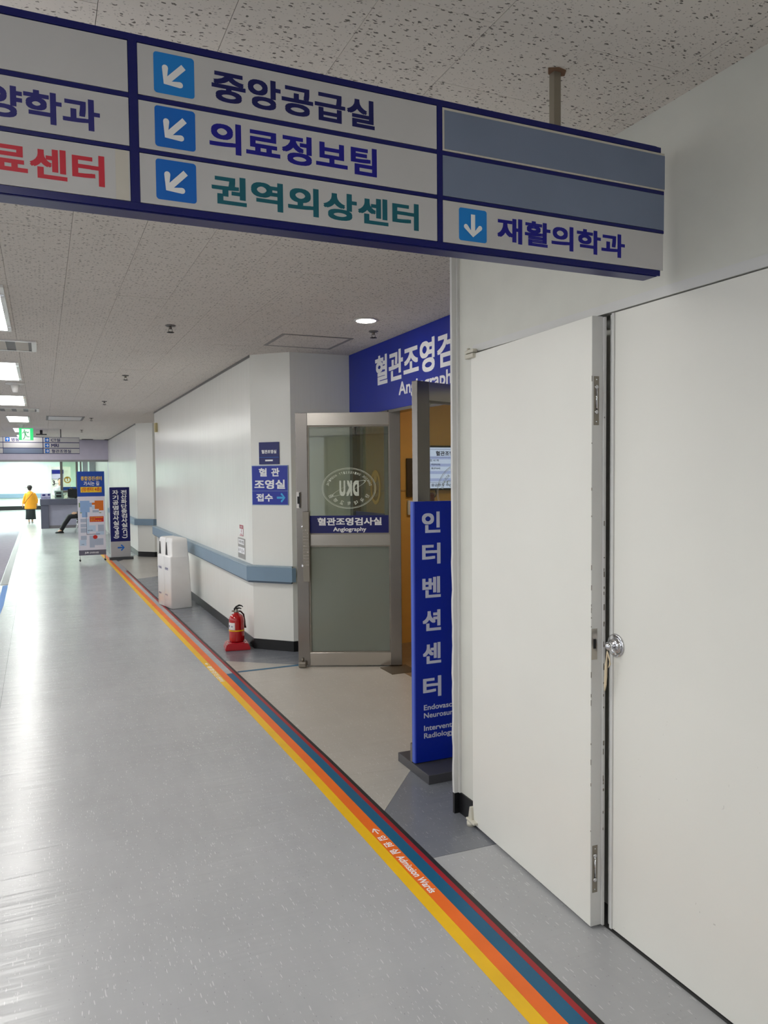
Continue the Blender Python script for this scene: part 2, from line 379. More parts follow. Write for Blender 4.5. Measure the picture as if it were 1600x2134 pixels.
class Print:
    """flat print laid on a face: local x right, z up, facing -y (flip=+1 faces +y)"""
    def __init__(s): s.v = []; s.f = []; s.l = []; s.runs = []
    def text(s, body, x0, z0, x1, z1, bold=0.02, rot=0, keep=False, mirror=False, xform=None):
        vs, fs = text_verts(body, bold)
        if not vs: return s
        s.runs.append((len(s.v), len(s.v) + len(vs), len(s.f), len(s.f) + len(fs)))
        ax, bx = min(v[0] for v in vs), max(v[0] for v in vs); ay, by = min(v[1] for v in vs), max(v[1] for v in vs)
        n = len(s.v)
        for x, y in vs:
            u = (x - ax) / (bx - ax); w = (y - ay) / (by - ay)
            if rot == -90: u, w = w, 1 - u            # reads downwards
            if mirror: u = 1 - u
            px, pz = x0 + u * (x1 - x0), z0 + w * (z1 - z0)
            if xform: px, pz = xform(px, pz)
            s.v.append((px, pz))
        q4 = max(1, len(vs)//4); s.l += [(i//q4) % 4 if bold > 0 else 0 for i in range(len(vs))]
        s.f += [tuple(i + n for i in f) for f in fs]
        return s
    def poly(s, pts):
        n = len(s.v); s.v += list(pts); s.l += [4 + len(s.f) % 6]*len(pts); s.f.append(tuple(range(n, n + len(pts)))); return s
    def rect(s, x0, z0, x1, z1): return s.poly(((x0, z0), (x1, z0), (x1, z1), (x0, z1)))
    def stroke(s, a, b, w):
        dx, dz = b[0]-a[0], b[1]-a[1]; l = math.hypot(dx, dz); nx, nz = -dz/l*w/2, dx/l*w/2
        return s.poly(((a[0]+nx, a[1]+nz), (b[0]+nx, b[1]+nz), (b[0]-nx, b[1]-nz), (a[0]-nx, a[1]-nz)))
    def ellipse_ring(s, cx, cz, rx, rz, w, n=64):
        for i in range(n):
            a, b = 2*PI*i/n, 2*PI*(i+1)/n
            s.poly(((cx+rx*math.cos(a), cz+rz*math.sin(a)), (cx+rx*math.cos(b), cz+rz*math.sin(b)),
                    (cx+(rx-w)*math.cos(b), cz+(rz-w)*math.sin(b)), (cx+(rx-w)*math.cos(a), cz+(rz-w)*math.sin(a))))
        return s
    def disc(s, cx, cz, rx, rz, n=32):
        return s.poly([(cx+rx*math.cos(2*PI*i/n), cz+rz*math.sin(2*PI*i/n)) for i in range(n)])
    def build(s, name, m, parent, y=-0.001, th=0.0006, plane='xz', label=None):
        if name == 'lettering' and len(s.runs) > 1:
            o = None; used = set()
            for a, b, c, d_ in s.runs:
                t = Print(); t.__dict__.update({k: v for k, v in s.__dict__.items() if k == 'back'})
                t.v = s.v[a:b]; t.l = s.l[a:b]; t.f = [tuple(i-a for i in f) for f in s.f[c:d_]]; used.update(range(c, d_))
                o = t.build(name, m, parent, y, th, plane, label)
            for k, f in enumerate(s.f):
                if k not in used:
                    t = Print(); t.v = [s.v[i] for i in f]; t.l = [4]*len(f); t.f = [tuple(range(len(f)))]; o = t.build('print_mark', m, parent, y, th, plane)
            return o
        n = len(s.v); q = (lambda p, t: (p[0], t, p[1])) if plane == 'xz' else (lambda p, t: (p[0], p[1], t))
        V = [q(p, y) for p in s.v]
        F_ = []
        for f in s.f:
            F_.append(f)
        me = bpy.data.meshes.new(name); me.from_pydata(V, [], F_); me.materials.append(m)
        bm = bmesh.new(); bm.from_mesh(me)
        want = Vector((0, -1, 0)) if plane == 'xz' else Vector((0, 0, 1))
        if s.__dict__.get('back'): want = -want
        for f in bm.faces:
            f.normal_update()
            if f.normal.dot(want) < 0: f.normal_flip()
        # overlapping strokes lie on hair-thin layers of their own
        bm.verts.ensure_lookup_table()
        for v, l in zip(bm.verts, s.l): v.co += want * (l * th / 10)
        bm.to_mesh(me); bm.free()
        o = bpy.data.objects.new(name, me); COL.objects.link(o); o.parent = parent
        if label: o['label'] = label
        return o

def rrect(x0, z0, x1, z1, r, n=5):
    pts = []
    for cx, cz, a0 in ((x1-r, z1-r, 0), (x0+r, z1-r, PI/2), (x0+r, z0+r, PI), (x1-r, z0+r, 3*PI/2)):
        for i in range(n+1):
            t = a0 + PI/2*i/n; pts.append((cx + r*math.cos(t), cz + r*math.sin(t)))
    return pts

def arrow_icon(parent, cx, cz, s, ang, bgm, y=-0.001, bare=False, fgm=None, back=False):
    """rounded square with a white arrow; ang = direction of travel in degrees (0 = right)"""
    if not bare:
        p = Print(); p.back = back; p.poly(rrect(cx-s/2, cz-s/2, cx+s/2, cz+s/2, s*0.08)); p.build('icon_plate', bgm, parent, y)
    a = math.radians(ang); d = (math.cos(a), math.sin(a)); k = s * 0.30
    tip = (cx + d[0]*k*1.05, cz + d[1]*k*1.05); tail = (cx - d[0]*k*1.1, cz - d[1]*k*1.1)
    q = Print(); q.back = back; w = s*0.15; hw = w/2; L1 = k*2.15; hd = k*1.2; c = math.cos(PI/4)
    # outline in local frame: travel along +u
    def U(u, v): return (tip[0] + d[0]*u - d[1]*v, tip[1] + d[1]*u + d[0]*v)
    r2 = hw*math.sqrt(2)
    pts = [(0, 0)]
    ex, ez = -hd*c, hd*c
    side = [(r2*.55, 0)]
    def half(sg):
        o = [(ex + hw*c, sg*(ez + hw*c))]
        for t in (30, 60, 90, 120, 150):
            a_ = math.radians(45 + t); o.append((ex + hw*math.cos(a_), sg*(ez + hw*math.sin(a_))))
        o.append((ex - hw*c, sg*(ez - hw*c))); o.append((-hw - r2, sg*hw)); o.append((-L1, sg*hw))
        return o
    # fill as three convex pieces on separate layers: shaft and two barbs
    q.poly([U(*p) for p in ((-.4*r2, hw), (-.4*r2, -hw), (-L1, -hw), (-L1, hw))])
    for sg in (1, -1):
        q.poly([U(*p) for p in [(r2*.5, 0), (0 - .0*hw, sg*r2*.5 + 0)][:1] + half(sg)[:7] + [(-r2*.5, -sg*r2*.0)]])
    return q.build('arrow', fgm or white_v, parent, (y + 0.0008) if back else (y - 0.0008))

# ------------------------------------------------------------------ key dimensions
XW = 1.89            # right wall plane
ZC = 2.90            # ceiling
Y1 = 3.345           # near wall ends, alcove begins
XB = 2.817           # alcove back wall
CA, CB = (1.89, 7.46), (2.20, 7.14)     # chamfer of the first column
Y2 = 14.45           # that wall ends
DA, DB = (1.89, 17.50), (2.20, 17.18)   # chamfer of the second column
YH = 25.15           # far header
def edge(y): return 1.545 if y < 4.3 else 1.545 - 0.0125*(y - 4.3)

# ------------------------------------------------------------------ floor
fl = MB().box(-9, -3, -0.12, 6, 50, -0.003).build('floor', concrete); struct(fl)
def sheet(poly, m, z=0.0, label=None):
    return MB().prism(poly, -0.003, z).build('vinyl_sheet', m, fl, label)
sheet([(-2.95, -2.95), (-0.352, -2.95), (-0.332, 6.28), (-0.372, 12.77), (-0.40, 25.15), (-2.95, 25.15)], vinyl)
g = 0.002
def eL(y): return edge(y) - g
sheet([(-0.350, -2.95), (eL(0), -2.95), (eL(4.3), 4.3), (eL(14), 14), (eL(25), 25.15), (-0.398, 25.15), (-0.370, 12.77), (-0.330, 6.28)], vinyl)
sheet([(1.547, -2.95), (1.889, -2.95), (1.889, 2.963), (1.547, 2.973)], vinyl)
sheet([(1.547, 2.976), (1.889, 2.966), (1.889, 3.345), (2.815, 3.346), (2.815, 4.170), (2.098, 4.170), (1.547, 3.506)], vinyl_dark, label='slate grey inlay')
sheet([(1.547, 3.509), (1.930, 3.970), (1.547, 4.022)], vinyl_warm)
sheet([(1.547, 4.024), (1.932, 3.972), (2.097, 4.172), (2.815, 4.172), (2.815, 6.22), (2.08, 6.62), (edge(7.05), 7.062)], vinyl_warm)
sheet([(edge(7.05), 7.065), (2.082, 6.622), (2.815, 6.222), (2.815, 7.14), (2.2, 7.14), (1.889, 7.46), (1.889, 13.83), (edge(13.5), 13.55)], vinyl_dark, label='slate grey inlay')
sheet([(edge(13.5), 13.552), (1.889, 13.832), (1.889, 14.45), (3.6, 14.45), (3.6, 17.2), (2.2, 17.2), (1.889, 17.5), (1.889, 17.9), (edge(16.6), 16.6)], vinyl_warm)
sheet([(edge(16.6), 16.602), (1.889, 17.902), (1.889, 25.15), (edge(25), 25.15)], vinyl_dark, label='slate grey inlay')
sheet([(-8.9, 25.152), (5.9, 25.152), (5.9, 49.9), (-8.9, 49.9)], vinyl)
sheet([(2.818, 3.9), (5.6, 3.9), (5.6, 7.02), (2.818, 7.02)], brown_floor, label='brown vinyl of the room behind the glass doors')
# pale mat at the left with its grey edge strip
mt = MB().prism([(-2.4, 10.8), (-0.66, 10.8), (-0.72, 28.4), (-2.4, 28.4)], 0.0005, 0.004).build('floor_mat', mat_floor_mat)
tag(mt, 'pale grey protective mat along the left of the corridor floor', 'mat')
MB().prism([(-0.658, 13.8), (-0.545, 13.8), (-0.62, 28.4), (-0.718, 28.4)], 0.0005, 0.005).build('edge_strip', grey_pl, mt)
tp = MB().prism([(-0.62, 10.6), (-0.53, 10.6), (-0.52, 11.6), (-0.545, 13.75), (-0.62, 13.7), (-0.60, 12.2)], 0.0005, 0.002).build('masking_tape', tape_b)
tag(tp, 'blue tape holding the edge of the pale mat at the left', 'tape')

# guide stripes
def stripe(name, a, b, y0, y1, m, label):
    ys = [y0] + [y for y in (4.3, 8, 12, 16) if y0 < y < y1] + [y1]
    L_ = [(edge(y) + a, y) for y in ys]; R_ = [(edge(y) + b, y) for y in ys]
    o = MB().prism(L_ + R_[::-1], 0.0003, 0.0013).build(name, m)
    return tag(o, label, 'floor stripe', 'wayfinding stripes on the floor')
s_y = stripe('floor_stripe', -0.209, -0.157, -2.9, 25.0, tape_y, 'yellow wayfinding stripe, leftmost of the floor stripes')
s_o = stripe('floor_stripe', -0.1565, -0.101, -2.9, 25.0, tape_o, 'orange wayfinding stripe between the yellow and the teal')
s_t = stripe('floor_stripe', -0.1005, -0.045, -2.9, 6.58, tape_t, 'teal wayfinding stripe that ends and branches off to the glass door')
s_r = stripe('floor_stripe', -0.044, -0.0215, -2.9, 14.9, tape_r, 'narrow dark red wayfinding stripe beside the black one')
s_k = stripe('floor_stripe', -0.021, 0.0, -2.9, 14.9, tape_k, 'narrow black stripe, rightmost of the floor stripes')
MB().prism([(1.521, 6.585), (2.10, 6.585), (2.10, 6.63), (1.521, 6.625)], 0.0003, 0.0013).build('branch_strip', tape_t, s_t)
p = Print()     # text reads towards the camera, letters upright to the right
def flo(px, pz): return (px, pz)
def floor_text(pr, body, ya, yb, xa, xb, bold=0.02):
    vs, fs = text_verts(body, bold)
    ax, bx = min(v[0] for v in vs), max(v[0] for v in vs); ay, by = min(v[1] for v in vs), max(v[1] for v in vs); n = len(pr.v)
    for x, y in vs:
        u = (x-ax)/(bx-ax); w = (y-ay)/(by-ay); pr.v.append((xa + w*(xb-xa), ya + u*(yb-ya)))
    q4 = max(1, len(vs)//4); pr.l += [(i//q4) % 4 for i in range(len(vs))]
    pr.f += [tuple(i+n for i in f) for f in fs]
floor_text(p, '입 원 실', 3.262, 3.075, 1.396, 1.436)
floor_text(p, 'Admission Wards', 3.05, 2.72, 1.398, 1.434)
p.stroke((1.416, 3.285), (1.416, 3.345), 0.006); p.stroke((1.416, 3.345), (1.398, 3.31), 0.006); p.stroke((1.416, 3.345), (1.434, 3.31), 0.006)
p.build('lettering', white_v, s_o, 0.0014, 0.0003, 'xy')
p = Print(); floor_text(p, '← 종합검진센터', 7.05, 6.35, edge(6.7)-0.203, edge(6.7)-0.163)
p.build('lettering', white_v, s_y, 0.0014, 0.0003, 'xy')

# ------------------------------------------------------------------ ceiling
cl = MB().box(-3.2, -3, 2.925, 6, 25.3, 3.02).box(-9, 25.3, 2.9, 6, 50, 3.02).build('ceiling', void_m); struct(cl)
PX, PY = 0.323, 0.646
near = []; rest = MB()
tile_mesh = None
k0 = -9
for k in range(-9, 10):
    xa = -0.16 + PX*k; xb = xa + PX - 0.0016
    if xa < -3.05 or xb > 3.1: continue
    for j in range(-6, 40):
        ya = 0.18 + PY*j + (PY/2 if k % 2 else 0); yb = ya + PY - 0.0016
        if yb > 25.2: continue
        cx, cy = (xa+xb)/2, (ya+yb)/2
        if cx > 2.1 and not (3.0 < cy < 7.6 or 14.0 < cy < 17.8): continue
        if 1.1 < cy < 11.4 and cx > -0.75: near.append((cx, cy))
        else:
            rest.box(xa, ya, 2.9 + random.uniform(0, .0008), xb, yb, 2.915)
for cx, cy in near:
    if tile_mesh is None:
        o = MB().box(-PX/2+.0008, -PY/2+.0008, 0, PX/2-.0008, PY/2-.0008, 0.015).build('ceiling_tile', ceil_m, cl); tile_mesh = o.data
    else:
        o = bpy.data.objects.new('ceiling_tile', tile_mesh); COL.objects.link(o); o.parent = cl
    o.location = (cx, cy, 2.9 + random.choice((0, 0, 0, .0012, .0006)))
ro = rest.build('ceiling_tile', ceil_m, cl); ro['kind'] = 'stuff'
lobby_ceil = MB().box(-8.9, 25.35, 2.885, 5.9, 49.9, 2.899).build('lobby_ceiling_board', mat('lobby_ceiling_paint', srgb(225, 232, 228), rough=0.8), cl)

# ------------------------------------------------------------------ walls
w = MB()
w.box(XW, -2.95, 0, 2.0, 1.265, ZC).box(XW, 3.192, 0, 2.0, Y1, ZC).box(XW, 1.265, 2.317, 2.0, 3.192, ZC).box(2.0, 3.245, 0, 2.9, Y1, ZC)
w.box(2.0, 1.2, 0, 2.05, 3.245, ZC)
wr = w.build('wall_right', paint_near); struct(wr)
# corner bead with its chipped edge
bm = MB(); pts = []
n = 60; left = []
for i in range(n+1):
    z = 0.105 + (2.795)*i/n
    left.append((1.852 + (random.uniform(-0.0025, 0.003) if z < 1.35 else random.uniform(-0.0004, 0.0004)), z))
bm.prism(left + [(1.8895, 2.9), (1.8895, 0.105)], 3.327, 3.3445, 'y')
bm.box(1.8765, 3.318, 0.105, 1.8895, 3.327, 2.9)
bm.build('corner_bead', leaf_edge, wr)
struct(MB().box(1.8535, 3.327, 0.0, 1.8895, 3.3445, 0.105).box(1.8815, 3.196, 0.0, 1.8895, 3.327, 0.105).build('baseboard_right', black_base))
w = MB().box(-3.0, -2.95, 0, -2.9, 25.0, .45).box(-3.0, -2.95, 2.75, -2.9, 25.0, ZC)
for k in range(9): w.box(-3.0, -2.95+3.4*k, .45, -2.9, -2.95+3.4*k+.35, 2.75)
struct(w.build('wall_left', paint))
for k in range(8):  # added windows, out of view, bring daylight to ceiling and right wall
    ya, yb = -2.95+3.4*k+.35, -2.95+3.4*(k+1)
    wf = struct(MB().ring([(ya, .45), (yb, .45), (yb, 2.75), (ya, 2.75)], [(ya+.06, .51), (yb-.06, .51), (yb-.06, 2.69), (ya+.06, 2.69)], -2.98, -2.92, 'x').build('window_%d' % (k+3), steel_v), 'added window in the unseen left wall, lets in fill daylight')
    MB().box(-2.955, (ya+yb)/2-.025, .51, -2.945, (ya+yb)/2+.025, 2.69).build('mullion', steel_v, wf)
    MB().box(-2.953, ya+.06, .51, -2.949, yb-.06, 2.69).build('pane', win_glass, wf)
struct(MB().box(-2.9, -3.0, 0, 2.0, -2.95, ZC).build('wall_back', paint_near))

# wall with the first column: side wall, chamfer, end face
w = MB()
w.prism([CA, CB, (2.93, 7.14), (2.93, 7.26), (2.25, 7.26), (2.0, 7.52), (2.0, Y2), (1.89, Y2)], 0, ZC)
struct(w.build('wall_right', paint))
t = MB(); t.prism([(1.884, 7.455), (1.8895, 7.455), (1.8895, Y2), (1.884, Y2)], 2.875, 2.8995)
struct(t.build('shade_line_1', grey_metal))  # dark strip stands in for the shade where wall meets ceiling
o = 0.006
bb = MB().prism([(XW-o, 7.458), (2.198, 7.134), (2.81, 7.134), (2.81, 7.1395), (2.2, 7.1395), (XW-.0002, 7.46), (XW-.0002, Y2), (XW-o, Y2)], 0.0, 0.102)
struct(bb.build('baseboard_right', black_base))
# short recess between the walls
struct(MB().box(2.0, Y2, 0, 3.7, Y2+0.1, ZC).box(3.6, Y2+.1, 0, 3.7, 17.18, ZC).build('wall_recess', paint_matt))
w = MB().prism([DA, DB, (3.7, 17.18), (3.7, 17.3), (2.25, 17.3), (2.0, 17.55), (2.0, YH), (1.89, YH)], 0, ZC)
struct(w.build('wall_right', paint))
struct(MB().prism([(XW-o, 17.498), (2.198, 17.174), (3.59, 17.174), (3.59, 17.1795), (2.2, 17.1795), (XW-.0002, 17.5), (XW-.0002, YH), (XW-o, YH)], 0.0, 0.11).build('baseboard_right', black_base))
struct(MB().box(1.884, 17.5, 2.875, 1.8895, YH, 2.8995).build('shade_line_2', grey_metal))  # shade under the ceiling put in as a dark strip here too
# far header and lobby shell
hd = MB().box(-2.9, YH, 2.25, 1.89, YH+0.25, ZC).box(1.89, YH, 0, 5.9, YH+0.25, ZC).box(-8.9, YH, 0, -2.9, YH+0.25, ZC).build('wall_far', paint_lilac)
struct(hd)
struct(MB().box(-2.9, YH-0.012, 2.23, 1.885, YH-0.0002, 2.29).build('trim_3', mat('grey_green_trim', srgb(150, 150, 152), rough=0.5)))
lob = MB().box(-8.9, 47.9, 0, 5.9, 48.0, ZC).box(-9.0, YH+.25, 0, -8.9, 48, ZC).box(5.9, YH+.25, 0, 6.0, 48, ZC)
struct(lob.build('wall_lobby', mat('lobby_paint', srgb(226, 240, 232), rough=0.6)))
struct(MB().box(-8.8, 47.88, 0.0, 5.8, 47.899, 0.22).build('baseboard_lobby', black_base))
hr = MB().box(-8.8, 47.80, 0.68, 5.8, 47.88, 0.92, 0.01).build('handrail', rail_blue)
tag(hr, 'pale blue handrail on the bright wall at the far end', 'handrail')
struct(MB().box(1.9, YH+.25, 0, 2.0, 31.5, ZC).build('wall_lobby', paint))

# handrails
def rail(poly_out, label):
    return tag(MB().prism(poly_out, 0.69, 0.825).build('handrail', rail_blue), label, 'handrail')
d = 0.072; c45 = d*0.414
r1 = rail([(XW-d, Y2+0.03), (XW-d, 7.46-c45), (2.20-c45, 7.14-d), (2.21, 7.14-d), (2.21, 7.139), (2.20, 7.139), (1.8895, 7.46), (1.8895, Y2+.03)], 'steel blue handrail on the long wall behind the white wrapping stand')
MB().prism([(XW-d+.004, Y2+.03), (XW-d+.004, 7.46-c45+.003), (2.20-c45, 7.14-d+.004), (2.20, 7.139), (1.8895, 7.46), (1.8895, Y2+.03)], 0.826, 0.838).build('highlight_cap', mat('highlit_rail_cap', srgb(150, 170, 184), rough=0.35), r1)  # paler blue paints the highlight along the rail's top edge
MB().prism([(XW-d+.02, Y2+.03), (XW-d+.02, 7.46-c45+.01), (2.20-c45, 7.14-d+.02), (2.20, 7.139), (1.8895, 7.46), (1.8895, Y2+.03)], 0.67, 0.689).build('shaded_lip', mat('shaded_rail_lip', srgb(84, 100, 116), rough=0.5), r1)  # darker blue paints the shading along the rail's underside
r2 = rail([(XW-d, 24.9), (XW-d, 17.5-c45), (2.20-c45, 17.18-d), (3.4, 17.18-d), (3.4, 17.179), (2.20, 17.179), (1.8895, 17.5), (1.8895, 24.9)], 'steel blue handrail around the second column past the corner')

# ------------------------------------------------------------------ alcove back wall, blue fascia
w = MB()
w.box(XB, Y1, 0, XB+0.11, 4.36, 2.287).box(XB, Y1, 2.287, XB+0.11, 7.14, ZC)
struct(w.build('wall_alcove', paint_matt))
fs_ = thing('fascia_sign', (XB-0.001, 7.138, 2.287), -PI/2, 'big royal blue fascia sign with white lettering above the glass doors', 'sign')
MB().box(0, -0.006, 0, 7.138-Y1-0.002, -0.0005, 0.612).build('panel', blue, fs_)
p = Print(); x0 = 7.138-6.485
p.text('혈관조영검사실', x0, 0.235, x0+2.07, 0.50, 0.028)
x1 = 7.138-5.985
p.text('Angiography', x1, 0.07, x1+1.03, 0.215, 0.02)
p.build('lettering', white_v, fs_, -0.0062)

# room behind
w = MB()
w.box(XB+.115, 7.02, 0, 5.6, 7.12, 2.7).box(5.6, 3.8, 0, 5.7, 7.12, 2.7).box(XB+.11, 3.8, 0, 5.6, 3.9, 2.7).box(XB+.11, 3.8, 2.7, 5.7, 7.12, 2.8)
struct(w.build('wall_room', ochre))
struct(MB().box(XB+.12, 7.012, 1.548, 5.5, 7.0195, 1.562).build('trim_4', mat('tan_rail', srgb(180, 142, 86), rough=0.5)))
rl = thing('ceiling_lamp', (3.9, 5.5, 2.66), 0, 'warm ceiling lamp inside the ochre room behind the glass doors', 'lamp')
MB().box(-.35, -.35, 0, .35, .35, .039).build('frame', white_pl, rl); MB().box(-.32, -.32, -.006, .32, .32, 0).build('diffuser', room_m, rl)
dk = tag(MB().box(3.37, 6.995, 1.49, 3.50, 7.0195, 1.88, .003).build('notice_board', mat('dark_bronze_panel', srgb(70, 60, 48), rough=0.4)), 'dark bronze board on the ochre wall beside the screen', 'board')
wd = thing('wall_controller', (3.38, 7.019, 1.307), 0, 'white wall controller with dark display on the ochre wall', 'controller')
MB().box(0, -.03, 0, .1, 0, .147, .006).build('body', white_pl, wd); MB().box(.025, -.032, .06, .075, -.03, .12).build('display', black, wd)
tv = thing('wall_screen', (3.608, 7.019, 1.57), 0, 'lit waiting list screen on the ochre wall seen through the glass', 'screen')
MB().box(-.012, -.05, -.015, .76, 0, .44, .004).build('bezel', black, tv)
MB().box(.004, -.053, .004, .74, -.0505, .42).build('display', scr_w, tv)
for k in range(4): Print().rect(.004, .075+.075*k, .74, .105+.075*k).build('table_row', scr_b, tv, -.0533, .0003)
p = Print(); p.text('혈관조영실', .075, .335, .335, .385, .03); p.text('검 사 자', .004, .277, .11, .30, .02); p.text('석(M/29)', .02, .235, .125, .258, .02)
p.text('용(M/64)', .02, .195, .125, .218, .02); p.text('응급환자 우선으로', .02, .022, .34, .052, .02)
p.rect(.004, .40, .74, .403); p.rect(.004, .318, .74, .320); p.rect(.004, .062, .74, .065)
p.build('lettering', ink_navy, tv, -.0538, .0003)
cb = tag(MB().tube([(3.70, 7.005, 1.556), (3.705, 7.0, 1.52), (3.69, 6.99, 1.49), (3.655, 6.99, 1.47)], .006, 8).build('screen_cable', black), 'black cable curling down from the lit screen', 'cable')
bz = thing('desk_scanner', (3.52, 7.0, 1.37), 0, 'small dark red and silver device under the lit screen', 'device')
MB().box(.035, -.08, 0, .13, .019, .16, .02).build('shell', mat('maroon_plastic', srgb(88, 12, 22), rough=0.2, coat=.5), bz); MB().box(0, -.06, 0, .03, .019, .14, .008).build('grip', chrome, bz)

# ------------------------------------------------------------------ glass doors and sidelight
def emblem(parent, cx, cz, y, mirror, m=etched):
    p = Print(); sg = -1 if mirror else 1
    if m is etched and mirror is None: pass
    p.ellipse_ring(cx, cz, .240, .181, .0035); p.ellipse_ring(cx, cz, .230, .172, .002)
    top = 'DANKOOK UNIVERSITY HOSPITAL'; bot = '단국대학교병원'
    def arc(s, a0, a1, rx, rz, h, wch, down):
        for i, ch in enumerate(s):
            if ch == ' ': continue
            t = math.radians(a0 + (a1-a0)*i/(len(s)-1)); px, pz = rx*math.cos(t), rz*math.sin(t)
            ang = math.atan2(rx*math.cos(t), -rz*math.sin(t)) + (0 if down else PI)
            def xf(x, z, px=px, pz=pz, ang=ang):
                X = px + x*math.cos(ang) - z*math.sin(ang); Z = pz + x*math.sin(ang) + z*math.cos(ang)
                return (cx + sg*X, cz + Z)
            p.text(ch, -wch/2, -h/2, wch/2, h/2, .015, xform=xf)
    arc(top, 168, 12, .195, .140, .022, .0125, False)
    arc(bot, 212, 328, .190, .135, .034, .030, True)
    for i, ch in enumerate('DKU'):
        a = -.088 + i*.060
        p.text(ch, cx + sg*(a) if not mirror else cx - a - .052, cz-.068, (cx + a + .052) if not mirror else cx - a, cz+.068, .05, mirror=bool(mirror))
    n = 40
    for i in range(n):      # swoosh
        a, b = 2*PI*i/n, 2*PI*(i+1)/n
        def q(t, r): 
            x = r*.165*math.cos(t); z = r*.028*math.sin(t); c, s_ = math.cos(-.42), math.sin(-.42)
            return (cx + sg*(x*c - z*s_), cz + x*s_ + z*c)
        p.poly((q(a, 1), q(b, 1), q(b, .94), q(a, .94)))
    return p.build('etched_emblem', m, parent, y, .0004)

def glass_leaf(root, Lw, H, mirror, with_band):
    st = .105
    for q0, q1 in ((0, st), (Lw-st+.008, Lw)): MB().box(q0, 0, .012, q1, .045, H, .003).build('stile', steel_v, root)
    MB().box(st, .001, 2.155, Lw-st+.008, .044, H-.001, .002).build('top_rail', steel, root)
    MB().box(st, .001, 1.09, Lw-st+.008, .044, 1.19, .002).build('middle_rail', steel, root)
    MB().box(st, .001, .012, Lw-st+.008, .044, .128, .002).build('bottom_rail', steel, root)
    a, b = st, Lw-st+.008
    for (z0, z1) in ((1.19, 2.155), (.128, 1.09)):
        MB().ring([(a, z0), (b, z0), (b, z1), (a, z1)], [(a+.012, z0+.01), (b-.012, z0+.01), (b-.012, z1-.012), (a+.012, z1-.012)], .008, .037).build('glazing_bead', steel_dark, root)
    MB().box(a+.012, .020, 1.20, b-.012, .026, 2.143).build('pane', glass, root)
    MB().box(a+.012, .020, .138, b-.012, .026, 1.078).build('frosted_pane', frost, root, 'frosted lower pane')
    emblem(root, (a+b)/2, 1.598, .0195, mirror)

th1 = math.atan2(6.148-6.54, 2.899-2.057)
dr1 = empty('door_2', (2.057, 6.54, 0), th1); struct(dr1, 'open glass door leaf with steel frame standing across the alcove')
glass_leaf(dr1, .928, 2.268, True, True)
bd = MB().box(.118, .010, 1.197, .83, .0195, 1.356).build('name_band', navy_dk, dr1, 'blue name band on the glass')
p = Print(); p.text('혈관조영검사실', .185, 1.268, .756, 1.338, .03); p.text('Angiography', .325, 1.205, .619, 1.253, .022)
o = p.build('lettering', white_v, bd, .0095)
hp = MB().box(.060, -.062, .776, .118, -.050, 1.395, .002).build('pull_plate', steel_dark, dr1)
m_ = MB()
for r in range(12):
    for c in range(3): m_.lathe([(.0035, 0), (.0035, -.002)], (.073+.016*c, -.062, .925+.028*r), 8, 'y')
m_.build('stud_row', chrome, hp)['kind'] = 'stuff'
for z in (.912, 1.263): MB().lathe([(.020, 0), (.020, -.02), (.012, -.022), (.012, -.052)], (.062, 0, z), 16, 'y').build('standoff', chrome, dr1)
rd = MB().box(.008, -.03, 1.425, .040, 0, 1.57, .004).build('card_reader', white_pl, dr1)
MB().box(.014, -.033, 1.465, .030, -.0302, 1.53).build('reader_window', black, rd)
MB().box(.030, -.034, 1.43, .041, -.0302, 1.565).build('reader_window', black, rd)
ft = MB().box(.004, -.05, .004, .075, 0, .055, .01).build('door_stop', steel_dark, dr1); MB().tube([(.04, -.02, .055), (.04, -.02, .08)], .008).build('stop_pin', steel_dark, ft)

th2 = math.atan2(4.40-4.11, 2.86-2.05)
dr2 = empty('door_3', (2.05, 4.11, 0), th2); struct(dr2, 'second glass door leaf standing open behind the blue standing sign')
glass_leaf(dr2, .855, 2.268, None, False)
# frame and sidelight in the back wall
fr = MB().box(XB-.01, 7.06, 0, XB+.10, 7.135, 2.285).box(XB-.01, 6.22, 0, XB+.10, 6.30, 2.285).box(XB-.01, 6.30, 0, XB+.10, 7.06, .11).box(XB-.01, 6.30, 2.20, XB+.10, 7.06, 2.285)
fr.box(XB-.01, 6.30, 1.09, XB+.10, 7.06, 1.19)
sf = fr.build('window_1', steel_v); struct(sf, 'glazed sidelight beside the open glass door')
MB().box(XB+.03, 6.30, 1.19, XB+.036, 7.06, 2.20).build('pane', glass, sf); MB().box(XB+.03, 6.30, .11, XB+.036, 7.06, 1.09).build('frosted_pane', frost, sf)
MB().box(XB+.015, 6.32, 1.20, XB+.029, 7.05, 1.36).build('name_band', navy_dk, sf)
def gold_seal(x, y, z, ry, rz, rot, label, parent=None):
    r = thing('gold_emblem', (x, y, z), rot, label, 'emblem')
    p = Print(); p.ellipse_ring(0, 0, ry, rz, ry*.28, 40); p.build('outer_ring', gold, r, -.001, .001)
    p = Print(); p.ellipse_ring(0, 0, ry*.66, rz*.66, ry*.08, 40); p.build('inner_ring', mat('bronze_foil', srgb(150, 106, 40), rough=.4, metal=.5), r, -.001, .001)
    p = Print(); p.disc(0, rz*.62, ry*.34, ry*.34*rz/ry, 20); p.disc(0, -.1*rz, ry*.2, rz*.3, 20); p.build('crest', gold, r, -.0025, .001)
    return r
gold_seal(XB+.027, 6.585, 1.60, .118, .16, -PI/2, 'oval gold emblem stuck on the sidelight glass beside the door')
struct(MB().box(XB-.004, 4.365, 0, XB+.104, 4.385, 2.285).box(XB-.004, 4.385, 2.262, XB+.104, 6.218, 2.286).build('door_4', steel_v), 'steel frame of the glass door opening')
